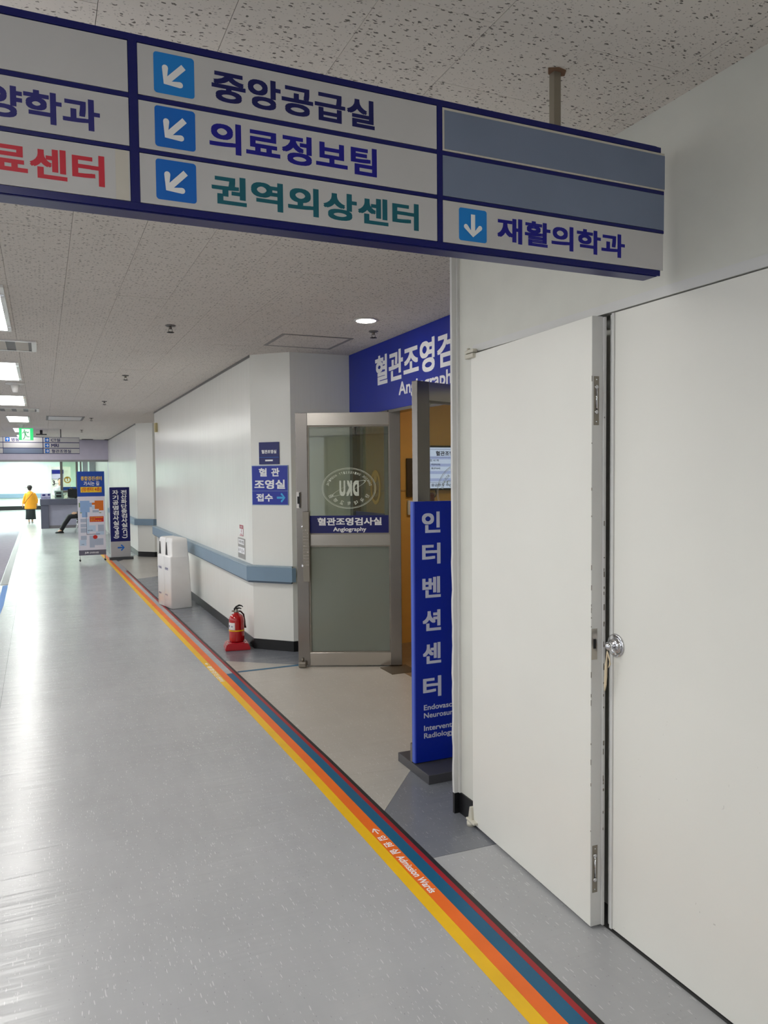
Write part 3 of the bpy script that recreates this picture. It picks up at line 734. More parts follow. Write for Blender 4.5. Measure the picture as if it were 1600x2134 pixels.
fp = tag(MB().box(2.70, 5.93, .0004, 2.95, 6.19, .004).build('floor_hinge_plate', mat('dull_bronze_plate', srgb(110, 98, 82), rough=.5, metal=.6)), 'dull metal hinge cover plate in the floor at the glass door', 'plate')

# ------------------------------------------------------------------ white double doors in the near wall
d1 = empty('door_1', (1.89, 3.19, 0)); struct(d1, 'white steel double doors in the near right wall')
def part(mb, name, m, parent=d1, label=None):
    o = mb.build(name, m, parent, label)
    return o
off = Vector((1.89, 3.19, 0))
class LB(MB):
    def wbox(s, x0, y0, z0, x1, y1, z1, bev=0): return s.box(x0-off.x, y0-off.y, z0, x1-off.x, y1-off.y, z1, bev)
part(LB().wbox(1.8865, 1.265, 2.283, 1.925, 3.19, 2.317).wbox(1.895, 1.265, 0, 1.93, 1.28, 2.283), 'door_frame', leaf_edge)
right = part(LB().wbox(1.892, 1.283, .012, 1.935, 2.204, 2.279, .0015), 'leaf', leaf_paint)
part(LB().wbox(1.886, 2.200, .012, 1.892, 2.212, 2.277), 'rebate_strip', leaf_edge, right)
part(LB().wbox(1.900, 2.2045, .012, 1.93, 2.235, 2.277), 'gap_filler', leaf_edge, right)  # filler block added to lighten the dark gap between the leaves
lk = MB()
lk.lathe([(.043, 0), (.043, -.004), (.040, -.007), (.030, -.002), (.026, -.001), (.026, -.010), (.020, -.016)], (1.892-off.x, 2.187-off.y, 1.078), 32, 'x')
part(lk, 'lock_rose', chrome, right)
lv = MB().lathe([(.012, -.012), (.014, -.030), (.017, -.036), (.011, -.043), (.004, -.047)], (1.892-off.x, 2.187-off.y, 1.078), 20, 'x').tube([(1.862-off.x, 2.175-off.y, 1.072), (1.868-off.x, 2.165-off.y, 1.050)], .006)
part(lv, 'turn_knob', chrome, right)
ck = thing('crochet_cord', (1.855, 2.192, 1.06), 0, 'beige braided cord hanging from the chrome lock of the white door', 'cord')
cm = mat('beige_braid', srgb(222, 206, 176), rough=.8, bump=((300, 300, 300), .5, .002))
pts = [(0, 0, 0), (-.001, .002, -.03), (-.002, .004, -.055), (-.001, .006, -.09), (0, .010, -.125), (.001, .014, -.15)]
MB().tube(pts, [.0025, .003, .005, .0055, .005, .002], 8).build('braid', cm, ck)
MB().tube([(0, 0, 0), (.004, -.008, -.03), (.003, -.012, -.045), (.0, -.006, -.06)], [.002, .003, .004, .001], 8).build('tassel', cm, ck)

thL = math.atan2(2.248-3.175, 1.827-1.869)
la = empty('swing', (1.868-off.x, 3.172-off.y, 0), thL); la.parent = d1; la.name = 'leaf'
la['label'] = 'left leaf standing slightly ajar'
MB().box(0, 0, .012, .926, .034, 2.271, .0015).build('leaf_face', leaf_paint, la)
MB().box(.9262, .001, .012, .9275, .046, 2.271).build('edge_strip', leaf_edge, la)
MB().box(.905, .0465, .012, .937, .0555, 2.268).build('astragal', leaf_edge, la)
def flush_bolt(z0, z1):
    o = MB().box(.9276, .008, z0, .9292, .031, z1).build('flush_bolt', steel_dark, la)
    return o
# bolts and strike are pieces of the leaf
for z0, z1 in ((1.879, 2.055), (.14, .319)):
    m_ = MB().box(.9277, .008, z0, .9290, .030, z1)
    h = z1 - z0
    m_.build('flush_bolt', steel_dark, la)
    m_ = MB().lathe([(.009, 0), (.007, .003)], (.929, .019, z0+h*.27), 14, 'x').tube([(.9305, .019, z0+h*.34), (.9305, .019, z0+h*.75)], .0035, 8).lathe([(.009, 0), (.007, .003)], (.929, .019, z0+h*.78), 14, 'x')
    m_.lathe([(.003, 0), (.0025, .001)], (.929, .019, z0+.012), 10, 'x').lathe([(.003, 0), (.0025, .001)], (.929, .019, z1-.012), 10, 'x')
    m_.build('bolt_lever', chrome, la)
    MB().box(.929, .0155, z0+h*.30, .9295, .0225, z0+h*.42).build('bolt_slot', black, la)
MB().box(.9277, .001, 1.019, .9290, .026, 1.134).build('strike_plate', steel, la)
MB().box(.929, .0085, 1.06, .9297, .0205, 1.096).build('strike_hole', black, la)
# chips along the leaf edge
m_ = MB()
for i in range(46):
    z = random.choice((random.uniform(1.05, 1.35), random.uniform(.3, 1.0), random.uniform(.5, 1.0), random.uniform(1.0, 2.1))); h = random.uniform(.004, .022)
    if random.random() < .5: m_.box(.9262, -.0004, z, .9282, random.uniform(.0008, .002), z+h)
    else: m_.box(.9365, .0466, z, .9380, .0480+random.uniform(.001, .004), z+h)
m_.build('paint_chip', mat('bare_steel_chip', srgb(120, 115, 106), rough=.6), la)['kind'] = 'stuff'
off_white = mat('thick_white_paint', srgb(206, 202, 188), rough=.5, bump=((90, 90, 90), .6, .003))
hg = MB().box(-.036, -.016, 2.276, .046, .010, 2.292, .003).box(-.036, -.016, 2.252, .046, .010, 2.273, .003).tube([(-.016, -.006, 2.292), (-.016, -.006, 2.302)], .008)
hg.build('pivot_hinge', off_white, la)
hb = MB().box(-.034, -.022, .022, .05, .012, .034, .004).prism([(-.026, .034), (.010, .034), (.004, .092), (-.012, .092)], -.012, .006, 'y').tube([(-.008, -.006, .0005), (-.008, -.006, .020)], .021, 16)
hb.build('floor_pivot', off_white, la)

# ------------------------------------------------------------------ overhead direction sign
ov = thing('overhead_sign', (0, 1.9, 2.325), 0, 'large navy framed overhead direction sign hanging across the corridor', 'sign')
cols = [(-1.405, -.612), (-.598, .207), (.229, 1.013), (1.031, 1.824)]
rows = [(.269, .385), (.147, .256), (.021, .135)]
fb = MB().prism(rrect(-1.425, .0, 1.817, .406, .022), .004, .058, 'y'); fb.build('casing', navy, ov)
face = MB()
face.box(-1.42, -.001, .387, 1.812, .004, .402).box(-1.42, -.001, .003, 1.812, .004, .0195).box(-1.42, -.001, .257, 1.826, .004, .2675).box(-1.42, -.001, .1365, 1.826, .004, .1455)
for a, b in ((-.611, -.599), (.208, .228), (1.014, 1.030)): face.box(a, -.002, .0195, b, .004, .387)
face.build('divider', navy_dk, ov)
for ci, (a, b) in enumerate(cols):
    for ri, (z0, z1) in enumerate(rows):
        if ci == 3 and ri < 2:
            if ri == 0:
                MB().box(a, -.0010, z0, b+.003, .003, z1).build('panel', cream, ov, 'cream edged panel')
                MB().box(a+.006, -.0022, z0+.005, b+.0035, -.0011, z1-.007).build('panel', panel_slate, ov, 'blank blue grey panel')
            else: MB().box(a, -.0015, z0, b+.002, .003, z1).build('panel', panel_slate, ov, 'blank blue grey panel')
        else: MB().box(a, -.001, z0, b, .003, z1, .0004).build('panel', panel_grey, ov)
def otext(body, x0, z0, x1, z1, m, bold=.03):
    Print().text(body, x0, z0, x1, z1, bold).build('lettering', m, ov, -.0013, .0006)
otext('중앙공급실', .400, .287, .828, .361, ink_navy); otext('의료정보팀', .392, .165, .833, .239, ink_blue); otext('권역외상센터', .395, .041, .956, .112, ink_teal)
otext('방사선종양학과', -.412, .166, .144, .236, ink_purple); otext('응급의료센터', -.34, .044, .151, .113, ink_red); otext('재활의학과', 1.206, .042, 1.669, .114, ink_blue)
for z, m in ((.327, icon_cyan), (.2035, icon_blue), (.081, icon_blue)):
    arrow_icon(ov, .312, z, .094, -135, m, -.0013); arrow_icon(ov, -.50, z, .094, -135, m, -.0013)
arrow_icon(ov, 1.126, .077, .090, -90, icon_cyan, -.0013)
MB().box(.175, -.0016, .022, .204, -.0011, .134).build('tape_patch', cream, ov)
bk = MB()
for a, b in cols:
    for z0, z1 in rows: bk.box(a, .058, z0, min(b, 1.81), .0605, z1)
bk.build('rear_panel', panel_grey, ov)
q = Print(); q.back = True; q.text('권역외상센터', .25, .044, .80, .112, .03, mirror=True); q.build('rear_lettering', ink_teal, ov, .0607)
arrow_icon(ov, .90, .08, .09, -45, icon_blue, .0607, back=True)
for x in (1.432, -1.0): MB().box(x-.012, .022, .402, x+.012, .046, .574).build('hanging_rod', mat('tarnished_rod', srgb(150, 142, 128), rough=.45, metal=.6), ov)
MB().prism([(1.40+.07*u+random.uniform(-.004, .004), .005+.05*v) for u, v in ((0, .3), (.3, 0), (.8, .1), (1, .6), (.6, 1), (.2, .8))], .571, .5745).build('ceiling_escutcheon', mat('torn_board', srgb(120, 92, 72), rough=.9), ov)

# ------------------------------------------------------------------ signs on the chamfered column
thC = math.atan2(CB[1]-CA[1], CB[0]-CA[0])
def on_ch(name, u, z, label): return thing(name, (CA[0]+math.cos(thC)*u + math.sin(thC)*.001, CA[1]+math.sin(thC)*u - math.cos(thC)*.001, z), thC, label, 'sign')
s1 = on_ch('room_sign', .095, 1.828, 'small deep navy room sign above the larger blue one on the column')
MB().box(0, -.008, 0, .225, 0, .216, .001).build('plate', navy_dk, s1)
Print().text('혈관조영실', .03, .105, .195, .142, .03).rect(.07, .030, .155, .046).build('lettering', white_v, s1, -.0083)
Print().rect(.004, .066, .221, .069).build('rule', icon_blue, s1, -.0083)
s2 = on_ch('reception_sign', .009, 1.430, 'blue reception sign with a cyan arrow on the column beside the glass door')
MB().box(0, -.008, 0, .406, 0, .388, .001).build('border', mat('pale_blue_border', srgb(150, 170, 205), rough=.4), s2)
MB().box(.006, -.0095, .140, .400, -.0081, .382).box(.006, -.0095, .006, .400, -.0081, .137).build('plate', blue, s2)
p = Print(); p.text('혈', .082, .280, .172, .362, .03); p.text('관', .222, .280, .312, .362, .03); p.text('조영실', .03, .158, .372, .248, .03); p.text('접수', .05, .035, .235, .112, .03)
p.build('lettering', white_v, s2, -.0098)
arrow_icon(s2, .325, .073, .135, 0, blue, -.0098, bare=True, fgm=mat('cyan_print', srgb(60, 165, 225), rough=.4))
# two notices on the long wall near the column
def on_wall(name, y, z, label, cat='notice'): return thing(name, (XW-.001, y, z), -PI/2, label, cat)
n1 = on_wall('extinguisher_notice', 7.985, 1.094, 'small red and white upright notice above the grey one on the wall')
MB().box(0, -.002, 0, .16, 0, .114).build('sheet', white_v, n1)
Print().rect(0, .075, .16, .114).rect(.145, 0, .16, .075).rect(0, 0, .145, .008).rect(.07, .035, .09, .07).rect(.03, .015, .12, .022).build('print', mat('faded_red_print', srgb(176, 80, 92), rough=.6), n1, -.0022)
Print().text('소화기', .02, .082, .13, .106, .02).build('lettering', white_v, n1, -.0030)
n2 = on_wall('grey_notice', 8.07, .858, 'grey notice sheet with white boxes just above the handrail')
MB().box(0, -.002, 0, .31, 0, .212).build('sheet', mat('grey_print', srgb(158, 156, 152), rough=.6), n2)
Print().rect(.02, .145, .27, .20).rect(.01, .052, .29, .118).build('print', white_v, n2, -.0022)
Print().text('사용 방법', .04, .16, .25, .188, .02).rect(.03, .07, .05, .095).rect(.09, .075, .11, .10).rect(.17, .06, .19, .10).rect(.23, .07, .25, .09).build('lettering', grey_metal, n2, -.0030)
sp = tag(MB().box(XW-.045, 14.02, 2.52, XW-.0005, 14.17, 2.68, .006).build('wall_speaker', mat('beige_plastic', srgb(190, 176, 130), rough=.5)), 'small beige box high on the far end of the long wall', 'speaker')

# ------------------------------------------------------------------ blue standing sign
k = 1.032
def kz(z): return 1.7 - (1.7 - z)*k
st_ = thing('standing_sign', (1.90, 3.70, 0), 0, 'tall royal blue standing sign with vertical white lettering behind the wall corner', 'sign')
MB().box(.0, .0, 0, .66, .40, .052, .003).build('base_plate', mat('charcoal_base', srgb(82, 82, 86), rough=.4, metal=.3), st_)
MB().prism([(.010, .182), (.014, .179), (.62, .179), (.62, .215), (.010, .215)], .058, 1.556).build('board', blue, st_)
MB().prism([(.005, .186), (.0098, .183), (.0098, .215), (.005, .215)], .058, 1.556).build('edge_trim', mat('lighter_blue_edge', srgb(70, 96, 196), rough=.4), st_)
for a in (.005, .59): MB().box(a, .2155, .052, a+.025, .24, .16).build('support', steel_v, st_)
p = Print(); xa = 1.959-1.90
for ch, zc in zip('인터벤션센터', (1.445, 1.272, 1.085, .900, .716, .528)): p.text(ch, xa, kz(zc)-.060, xa+.118, kz(zc)+.060, .03)
for tx, zb, wd_ in (('Endovascular', .399, .262), ('Neurosurgery', .354, .272), ('Interventional', .283, .275), ('Radiology', .240, .195)):
    hh = .040 if 'y' in tx else .031
    p.text(tx, xa+.004, kz(zb) - (hh-.031), xa+.004+wd_, kz(zb)+.031, .02)
p.build('lettering', mat('pale_lavender_lettering', srgb(206, 208, 226), rough=.4), st_, .1785)

# ------------------------------------------------------------------ fire extinguisher on its stand
fe = thing('fire_extinguisher', (1.735, 7.545, .072), math.radians(-8), 'red fire extinguisher with yellow band standing near the column', 'extinguisher')
pr = [(.060, 0), (.074, .006), (.076, .02), (.076, .215), (.073, .235), (.060, .258), (.040, .272), (.024, .280), (.024, .290)]
MB().lathe(pr, (0, 0, .0), 32).build('cylinder', red_en, fe)
MB().lathe([(.0766, .108), (.0772, .110), (.0772, .118), (.0766, .120)], (0, 0, 0), 32).build('band', tape_y, fe)
lm = MB(); n = 8
A_ = [lm.bm.verts.new((.0772*math.cos(t), .0772*math.sin(t), z)) for z in (.125, .195) for t in [math.radians(190 + 62*i/n) for i in range(n+1)]]
for i in range(n): lm.bm.faces.new((A_[i], A_[i+1], A_[n+2+i], A_[n+1+i]))
lb = lm.build('paper_label', white_pl, fe)
lm = MB()
for a0, a1, z0, z1 in ((196, 208, .150, .170), (222, 236, .150, .165), (205, 240, .182, .187), (210, 240, .135, .142)):
    B_ = [lm.bm.verts.new((.0776*math.cos(math.radians(t)), .0776*math.sin(math.radians(t)), z)) for z in (z0, z1) for t in (a0, a1)]
    lm.bm.faces.new((B_[0], B_[1], B_[3], B_[2]))
lm.build('label_print', ink_purple, lb)
MB().lathe([(.022, .288), (.026, .292), (.026, .305), (.015, .312), (.015, .322)], (0, 0, 0), 16).tube([(-.01, 0, .302), (-.045, -.005, .305)], .009).build('valve', steel_dark, fe)
MB().tube([(-.025, 0, .318), (0, 0, .327), (.03, 0, .330), (.05, 0, .322)], [.008, .010, .007, .005]).tube([(-.02, 0, .326), (.0, 0, .345), (.03, 0, .358), (.052, 0, .352), (.066, 0, .340)], [.006, .009, .009, .006, .004]).build('lever', black, fe)
MB().tube([(.012, .01, .300), (.045, .025, .292), (.074, .035, .258), (.083, .035, .20), (.086, .03, .15)], .0080, 10).tube([(.086, .03, .15), (.088, .03, .125)], [.008, .013]).build('hose', mat('dark_rubber', srgb(60, 20, 22), rough=.5), fe)
fs2 = thing('extinguisher_stand', (1.735, 7.545, .0), math.radians(-8), 'crimson plastic stand under the fire extinguisher', 'stand')
m_ = MB()
def frus(m_, a, z0, b, z1):
    A_ = [m_.bm.verts.new((sx*a, sy*a, z0)) for sx, sy in ((-1,-1),(1,-1),(1,1),(-1,1))]; B_ = [m_.bm.verts.new((sx*b, sy*b, z1)) for sx, sy in ((-1,-1),(1,-1),(1,1),(-1,1))]
    fs = [m_.bm.faces.new(A_), m_.bm.faces.new(B_)] + [m_.bm.faces.new((A_[i], A_[(i+1)%4], B_[(i+1)%4], B_[i])) for i in range(4)]
    es = list({e for f in fs for e in f.edges}); bmesh.ops.recalc_face_normals(m_.bm, faces=fs); bmesh.ops.bevel(m_.bm, geom=es, offset=.008, segments=2, affect='EDGES')
frus(m_, .128, 0.001, .104, .066)
m_.lathe([(.092, .064), (.092, .0655), (.082, .0705), (.078, .0712)], (0, 0, 0), 32)
m_.build('tray', red_pl, fs2)
nm = Print().text('소화기', -.07, -.016, .05, .026, .02).rect(-.07, -.026, .04, -.022)
o = nm.build('lettering', mat('pale_gold_print', srgb(214, 190, 110), rough=.5), fs2, 0, .0004); o.rotation_euler = (math.radians(-22), 0, -PI/2); o.location = (-.1135, 0, .034)

# ------------------------------------------------------------------ white umbrella bag stand
ub = thing('umbrella_bag_stand', (1.488, 10.165, 0), math.radians(10), 'tall white umbrella bag stand with two slots beside the handrail', 'stand')
def bag_body(y0, y1):
    m_ = MB(); rings = []
    for z, xa, xb, yi in ((.0, .02, .285, .006), (.012, .0, .285, 0), (.670, .0, .252, 0), (.682, .004, .251, .002), (.688, .022, .250, .006), (.87, .026, .240, .008), (.905, .032, .236, .012), (.918, .042, .228, .022), (.924, .060, .205, .04)):
        rings.append([(x, y, z) for x, y in rrect(xa, y0+yi, xb, y1-yi, .018, 4)])
    V = [[m_.bm.verts.new(p) for p in r] for r in rings]; fs = [m_.bm.faces.new(V[0]), m_.bm.faces.new(V[-1])]; n = len(V[0])
    for a in range(len(V)-1):
        for k in range(n): fs.append(m_.bm.faces.new((V[a][k], V[a][(k+1) % n], V[a+1][(k+1) % n], V[a+1][k])))
    for f in fs[2:]: f.smooth = True
    bmesh.ops.recalc_face_normals(m_.bm, faces=fs)
    return m_
b1 = bag_body(0, .262).build('housing', white_pl, ub); b2 = bag_body(.268, .53).build('housing', white_pl, ub)
for o_, yc in ((b1, .205), (b2, .47)):
    MB().prism([(yc-.035, .695), (yc+.035, .695), (yc+.006, .86), (yc-.006, .86)], .0175, .0215, 'x').build('slot', black, o_)
for o_, y0, t1, t2 in ((b1, .262, '사용방법', '우산'), (b2, .53, '우산비닐', '병원')):
    e = empty('print_holder', (0, 0, 0)); e.parent = o_; e.rotation_euler = (0, 0, -PI/2); e.location = (-.0008, y0, 0)
    bpy.data.objects.remove(e)
    for tt, a, b, c, d_ in ((t1, .04, .50, .17, .535), (t2, .04, .16, .14, .185)):
        q = Print().text(tt, a, b, c, d_, .02).build('lettering', ink_purple, o_, 0, .0003); q.rotation_euler = (0, 0, -PI/2); q.location = (-.0008, y0, 0)

# ------------------------------------------------------------------ poster banner and direction pillar
BY = 17.0
bn = thing('poster_banner', (.66, BY, 0), 0, 'upright blue and white poster banner with a site map on small feet', 'banner')
BW, ZB, ZT = .53, .125, 1.86
def bx(x): return (x-135)/590.0*BW
def bz(y): return ZT - (y-130)/1880.0*(ZT-ZB)
MB().box(0, -.012, ZB, BW, .0, ZT, .002).build('sheet', mat('white_poster_film', srgb(228, 226, 238), rough=.45), bn)
def bp(name, m, fn, y=-.0125):
    p = Print(); fn(p); return p.build(name, m, bn, y, .0004)
pb_blue = mat('poster_blue', srgb(28, 74, 170), rough=.45); pb_y = mat('poster_yellow', srgb(248, 206, 40), rough=.45)
pb_lb = mat('poster_light_blue', srgb(150, 182, 226), rough=.5); pb_o = mat('poster_orange', srgb(226, 118, 36), rough=.5)
pb_g = mat('poster_grey_blue', srgb(178, 188, 208), rough=.5); pb_pb = mat('poster_pale_blue', srgb(194, 214, 236), rough=.5)
pb_r = mat('poster_red', srgb(206, 44, 34), rough=.5); pb_gr = mat('poster_green', srgb(120, 150, 90), rough=.5)
bp('header', pb_blue, lambda p: p.rect(.0, bz(690), BW, ZT))
bp('footer', mat('poster_grey', srgb(104, 102, 118), rough=.45), lambda p: p.rect(0, ZB, BW, bz(1895)))
bp('lettering', pb_y, lambda p: p.text('종합검진센터', bx(215), bz(332), bx(668), bz(238), .02), -.0130)
bp('lettering', white_v, lambda p: p.text('가시는 길', bx(275), bz(448), bx(608), bz(352), .02).text('단국대학교병원', bx(365), bz(1978), bx(560), bz(1935), .02).text('JUB', bx(262), bz(1980), bx(345), bz(1932), .04), -.0130)
bp('highlight', pb_y, lambda p: p.rect(bx(205), bz(600), bx(660), bz(478)), -.0130)
bp('lettering', pb_r, lambda p: p.text('(암센터 4층)', bx(232), bz(590), bx(648), bz(486), .02), -.0136)
for m_b, blocks in ((pb_lb, ((185, 785, 390, 1045), (390, 830, 440, 930), (220, 1045, 340, 1155))), (pb_o, ((500, 785, 690, 975), (590, 975, 690, 1010), (440, 830, 500, 880))),
        (pb_g, ((185, 1190, 310, 1270), (185, 1300, 310, 1380), (185, 1400, 310, 1500), (185, 1570, 310, 1660), (370, 1570, 480, 1840), (480, 1640, 670, 1790), (560, 1330, 690, 1480), (450, 1000, 590, 1050))),
        (pb_pb, ((320, 1190, 370, 1520), (371, 1340, 510, 1480), (510, 1482, 690, 1560), (160, 1662, 300, 1790), (440, 900, 499, 980))), (pb_gr, ((180, 1046, 219, 1062), (590, 1051, 640, 1066), (160, 830, 183, 930)))):
    for a, b_, c, d_ in blocks: bp('map_block', m_b, lambda p: p.rect(bx(a), bz(d_), bx(c), bz(b_)))
bp('call_out', pb_r, lambda p: p.rect(bx(385), bz(1265), bx(688), bz(1140)), -.0130); bp('call_out', pb_r, lambda p: p.disc(bx(495), bz(1605), .045, .042, 20), -.0130)
bp('route_line', mat('poster_dark_line', srgb(60, 60, 90), rough=.5), lambda p: p.rect(bx(310), bz(1540), bx(318), bz(1040)).rect(bx(310), bz(1545), bx(600), bz(1535)).text('본관(1층)', bx(335), bz(1470), bx(445), bz(1440), .02).text('주차장', bx(195), bz(1775), bx(250), bz(1755), .02), -.0133)
bp('lettering', pb_y, lambda p: p.text('본관1층 엘리베이터로', bx(400), bz(1178), bx(670), bz(1152), .01).text('4층으로', bx(400), bz(1215), bx(500), bz(1190), .01).text('올라오시면 됩니다', bx(400), bz(1250), bx(640), bz(1226), .01), -.0136)
m_ = MB()
for x in (.02, BW-.02):
    m_.tube([(x, -.03, .03), (x, .0, ZB)], .006, 8).tube([(x, .06, .03), (x, .0, ZB)], .006, 8)
m_.tube([(.02, .004, ZB), (.02, .004, ZT)], .006, 8).tube([(BW-.02, .004, ZB), (BW-.02, .004, ZT)], .006, 8)
m_.build('stand_frame', grey_pl, bn)
for x in (.02, BW-.02):
    for y in (-.03, .06): MB().ball((x, y, .021), .020, seg=12).build('foot', black, bn)

dp = thing('direction_pillar', (1.285, 17.0, 0), 0, 'navy and silver direction pillar with a blue arrow, right of the banner', 'sign')
PWd = .395
def px_(x): return (x-855)/378.0*PWd
def pz_(y): return 1.525 - (y-468)/1560.0*1.485
MB().box(-.03, -.06, 0, PWd+.05, .16, .055, .003).build('base_plate', mat('dark_base', srgb(70, 72, 76), rough=.4), dp)
MB().box(0, 0, .056, PWd, .10, 1.525, .003).build('column', mat('silver_sign_body', srgb(186, 186, 190), rough=.4, metal=.3), dp)
MB().box(.0, -.003, pz_(1665), PWd, -.0002, 1.523).build('panel', navy_dk, dp)
p = Print()
def vert(p, s, tail, xc, y0, pitch, w, h, yt0, yt1):
    for i, ch in enumerate(s): p.text(ch, px_(xc-w/2), pz_(y0+i*pitch+h), px_(xc+w/2), pz_(y0+i*pitch), .03)
    p.text(tail, px_(xc-w/2+4), pz_(yt1), px_(xc+w/2-4), pz_(yt0), .03, rot=-90)
vert(p, '자기공명검사실', '(MRI)', 965, 530, 113, 112, 100, 1322, 1598)
vert(p, '전산화단층검사실', '(CT)', 1125, 530, 104, 112, 96, 1372, 1598)
p.build('lettering', white_v, dp, -.0034)
arrow_icon(dp, px_(1048), pz_(1805), .20, 0, blue, -.0006, bare=True, fgm=icon_blue)

# ------------------------------------------------------------------ far hanging sign and exit sign
o2 = thing('hanging_direction_sign', (.855, 20.0, 2.311), 0, 'distant hanging direction sign in front of the lilac header', 'sign')
def qx(x): return (x-1465)*.00117
def qz(y): return (765-y)*.00129
MB().box(-3.0, .0, 0, .0, .06, .396).build('casing', navy, o2)
for a, b in ((-1105, 45), (55, 770), (785, 1462)):
    for c, d_ in ((465, 550), (563, 655), (667, 755)):
        MB().box(qx(a), -.004, qz(d_), qx(b), -.0002, qz(c)).build('panel', panel_slate if (c == 667 and a == 55) else panel_grey, o2)
p = Print(); p.text('CT실', qx(925), qz(540), qx(1100), qz(478), .02); p.text('MRI', qx(930), qz(640), qx(1072), qz(580), .03); p.text('혈관조영실', qx(935), qz(745), qx(1300), qz(682), .02); p.text('병동', qx(200), qz(540), qx(345), qz(478), .02)
p.build('lettering', ink_navy, o2, -.0044)
for yy in (508, 610, 711): arrow_icon(o2, qx(853), qz(yy), .095, 0, icon_blue, -.0044)
arrow_icon(o2, qx(130), qz(505), .095, 90, icon_blue, -.0044)
for x in (-.42, -2.4): MB().box(x, .02, .396, x+.02, .04, .588).build('hanging_rod', black, o2)
ex = thing('exit_sign', (-.43, 18.5, 2.56), 0, 'lit green emergency exit sign hanging from the ceiling', 'sign')
MB().box(0, 0, 0, .29, .05, .265, .004).build('housing', white_pl, ex)
MB().box(.003, -.004, .003, .287, -.0003, .262).build('face', exit_g, ex)
Print().rect(.06, .01, .225, .245).build('doorway', exit_w, ex, -.0045)
p = Print(); p.disc(.115, .215, .013, .015, 14); p.poly([(.105, .195), (.135, .190), (.150, .110), (.120, .105)])
for a, b in (((.11, .19), (.075, .15)), ((.14, .185), (.185, .16)), ((.185, .16), (.195, .185)), ((.145, .115), (.165, .075)), ((.165, .075), (.21, .075)), ((.125, .115), (.115, .06)), ((.115, .06), (.085, .02))): p.stroke(a, b, .016)
p.build('running_figure', exit_p, ex, -.0053)
MB().lathe([(.03, 0), (.06, .06), (.11, .072), (.11, .074)], (.06, .03, .266), 20).build('ceiling_mount', white_pl, ex)

# ------------------------------------------------------------------ ceiling fittings
def ceiling_light(x0, x1, y0, y1, label, m=lamp_m, z=ZC):
    r = thing('ceiling_light', ((x0+x1)/2, (y0+y1)/2, z), 0, label, 'ceiling light', 'corridor ceiling lights')
    hx, hy = (x1-x0)/2, (y1-y0)/2
    MB().ring([(-hx, -hy), (hx, -hy), (hx, hy), (-hx, hy)], [(-hx+.02, -hy+.04), (hx-.03, -hy+.04), (hx-.03, hy-.04), (-hx+.02, hy-.04)], -.016, -.0005, 'z').build('frame', white_pl, r)
    MB().box(-hx+.021, -hy+.041, -.011, hx-.031, hy-.041, -.002).build('diffuser', m, r)
    for sy in (-1, 1): MB().box(hx-.028, sy*(hy-.22)-.02, -.020, hx-.004, sy*(hy-.22)+.02, -.0162).build('clip', chrome, r)
    return r
for i, yc in enumerate((-.8, 2.65, 6.1, 9.45, 12.85, 16.75, 20.4, 23.3)):
    nm_ = ('corridor ceiling light behind the photographer', 'corridor ceiling light just above the photographer, left of the overhead sign', 'nearest bright ceiling light cut by the left edge of the photo', 'second bright ceiling light from the left edge, before the white detector',
           'third bright ceiling light, before the second air vent', 'fourth bright ceiling light, just before the green exit sign', 'ceiling light partly hidden behind the green exit sign', 'last corridor ceiling light near the lilac header')[i]
    ceiling_light(-.585, -.185, yc-.78, yc+.78, nm_)
def vent(y0, y1, label):
    r = thing('air_vent', (-.5, (y0+y1)/2, ZC), 0, label, 'vent', 'ceiling air vents'); h = (y1-y0)/2
    MB().ring([(-.49, -h), (.49, -h), (.49, h), (-.49, h)], [(-.46, -h+.03), (.45, -h+.03), (.45, h-.03), (-.46, h-.03)], -.014, -.0005, 'z').build('frame', white_pl, r)
    MB().box(-.46, -h+.03, -.004, .45, h-.03, -.0008).build('backing', grey_metal, r)
    for k in range(5):
        a = -.40 + k*.18
        MB().prism([(a, -.012), (a+.10, -.005), (a+.104, -.005), (a+.006, -.013)], -h+.035, h-.035, 'y').build('blade', cream, r)
    for yy in (-h+.032, h-.036): MB().box(-.455, yy, -.014, .445, yy+.004, -.0045).build('flange', chrome, r)
vent(7.34, 7.91, 'nearer ceiling air vent with slanted blades'); vent(14.25, 14.85, 'farther ceiling air vent beyond the third light')
hl = thing('access_panel', (2.19, 6.56, ZC), 0, 'square ceiling access panel outlined in grey above the column', 'access panel')
MB().ring([(-.32, -.305), (.32, -.305), (.32, .305), (-.32, .305)], [(-.29, -.275), (.29, -.275), (.29, .275), (-.29, .275)], -.003, -.0005, 'z').build('frame', mat('grey_frame', srgb(140, 136, 134), rough=.5), hl)
MB().box(-.289, -.274, -.0015, .289, .274, -.0004).build('panel', ceil_m, hl)
hv = thing('slot_diffuser', (.45, 16.4, ZC), 0, 'slim framed slot diffuser in the ceiling between the lights and sprinklers', 'vent')
MB().ring([(-.34, -.55), (.34, -.55), (.34, .55), (-.34, .55)], [(-.30, -.48), (.30, -.48), (.30, .48), (-.30, .48)], -.006, -.0005, 'z').build('frame', grey_metal, hv)
MB().box(-.299, -.479, -.003, .299, .479, -.0008).build('panel', white_pl, hv)
dl = thing('downlight', (2.305, 5.49, ZC), 0, 'round lit downlight in the alcove ceiling', 'downlight')
MB().lathe([(.092, -.0005), (.092, -.006), (.078, -.008)], (0, 0, 0), 32).build('rim', white_pl, dl); MB().lathe([(.075, -.0085), (.07, -.011)], (0, 0, 0), 32).build('diffuser', down_m, dl)
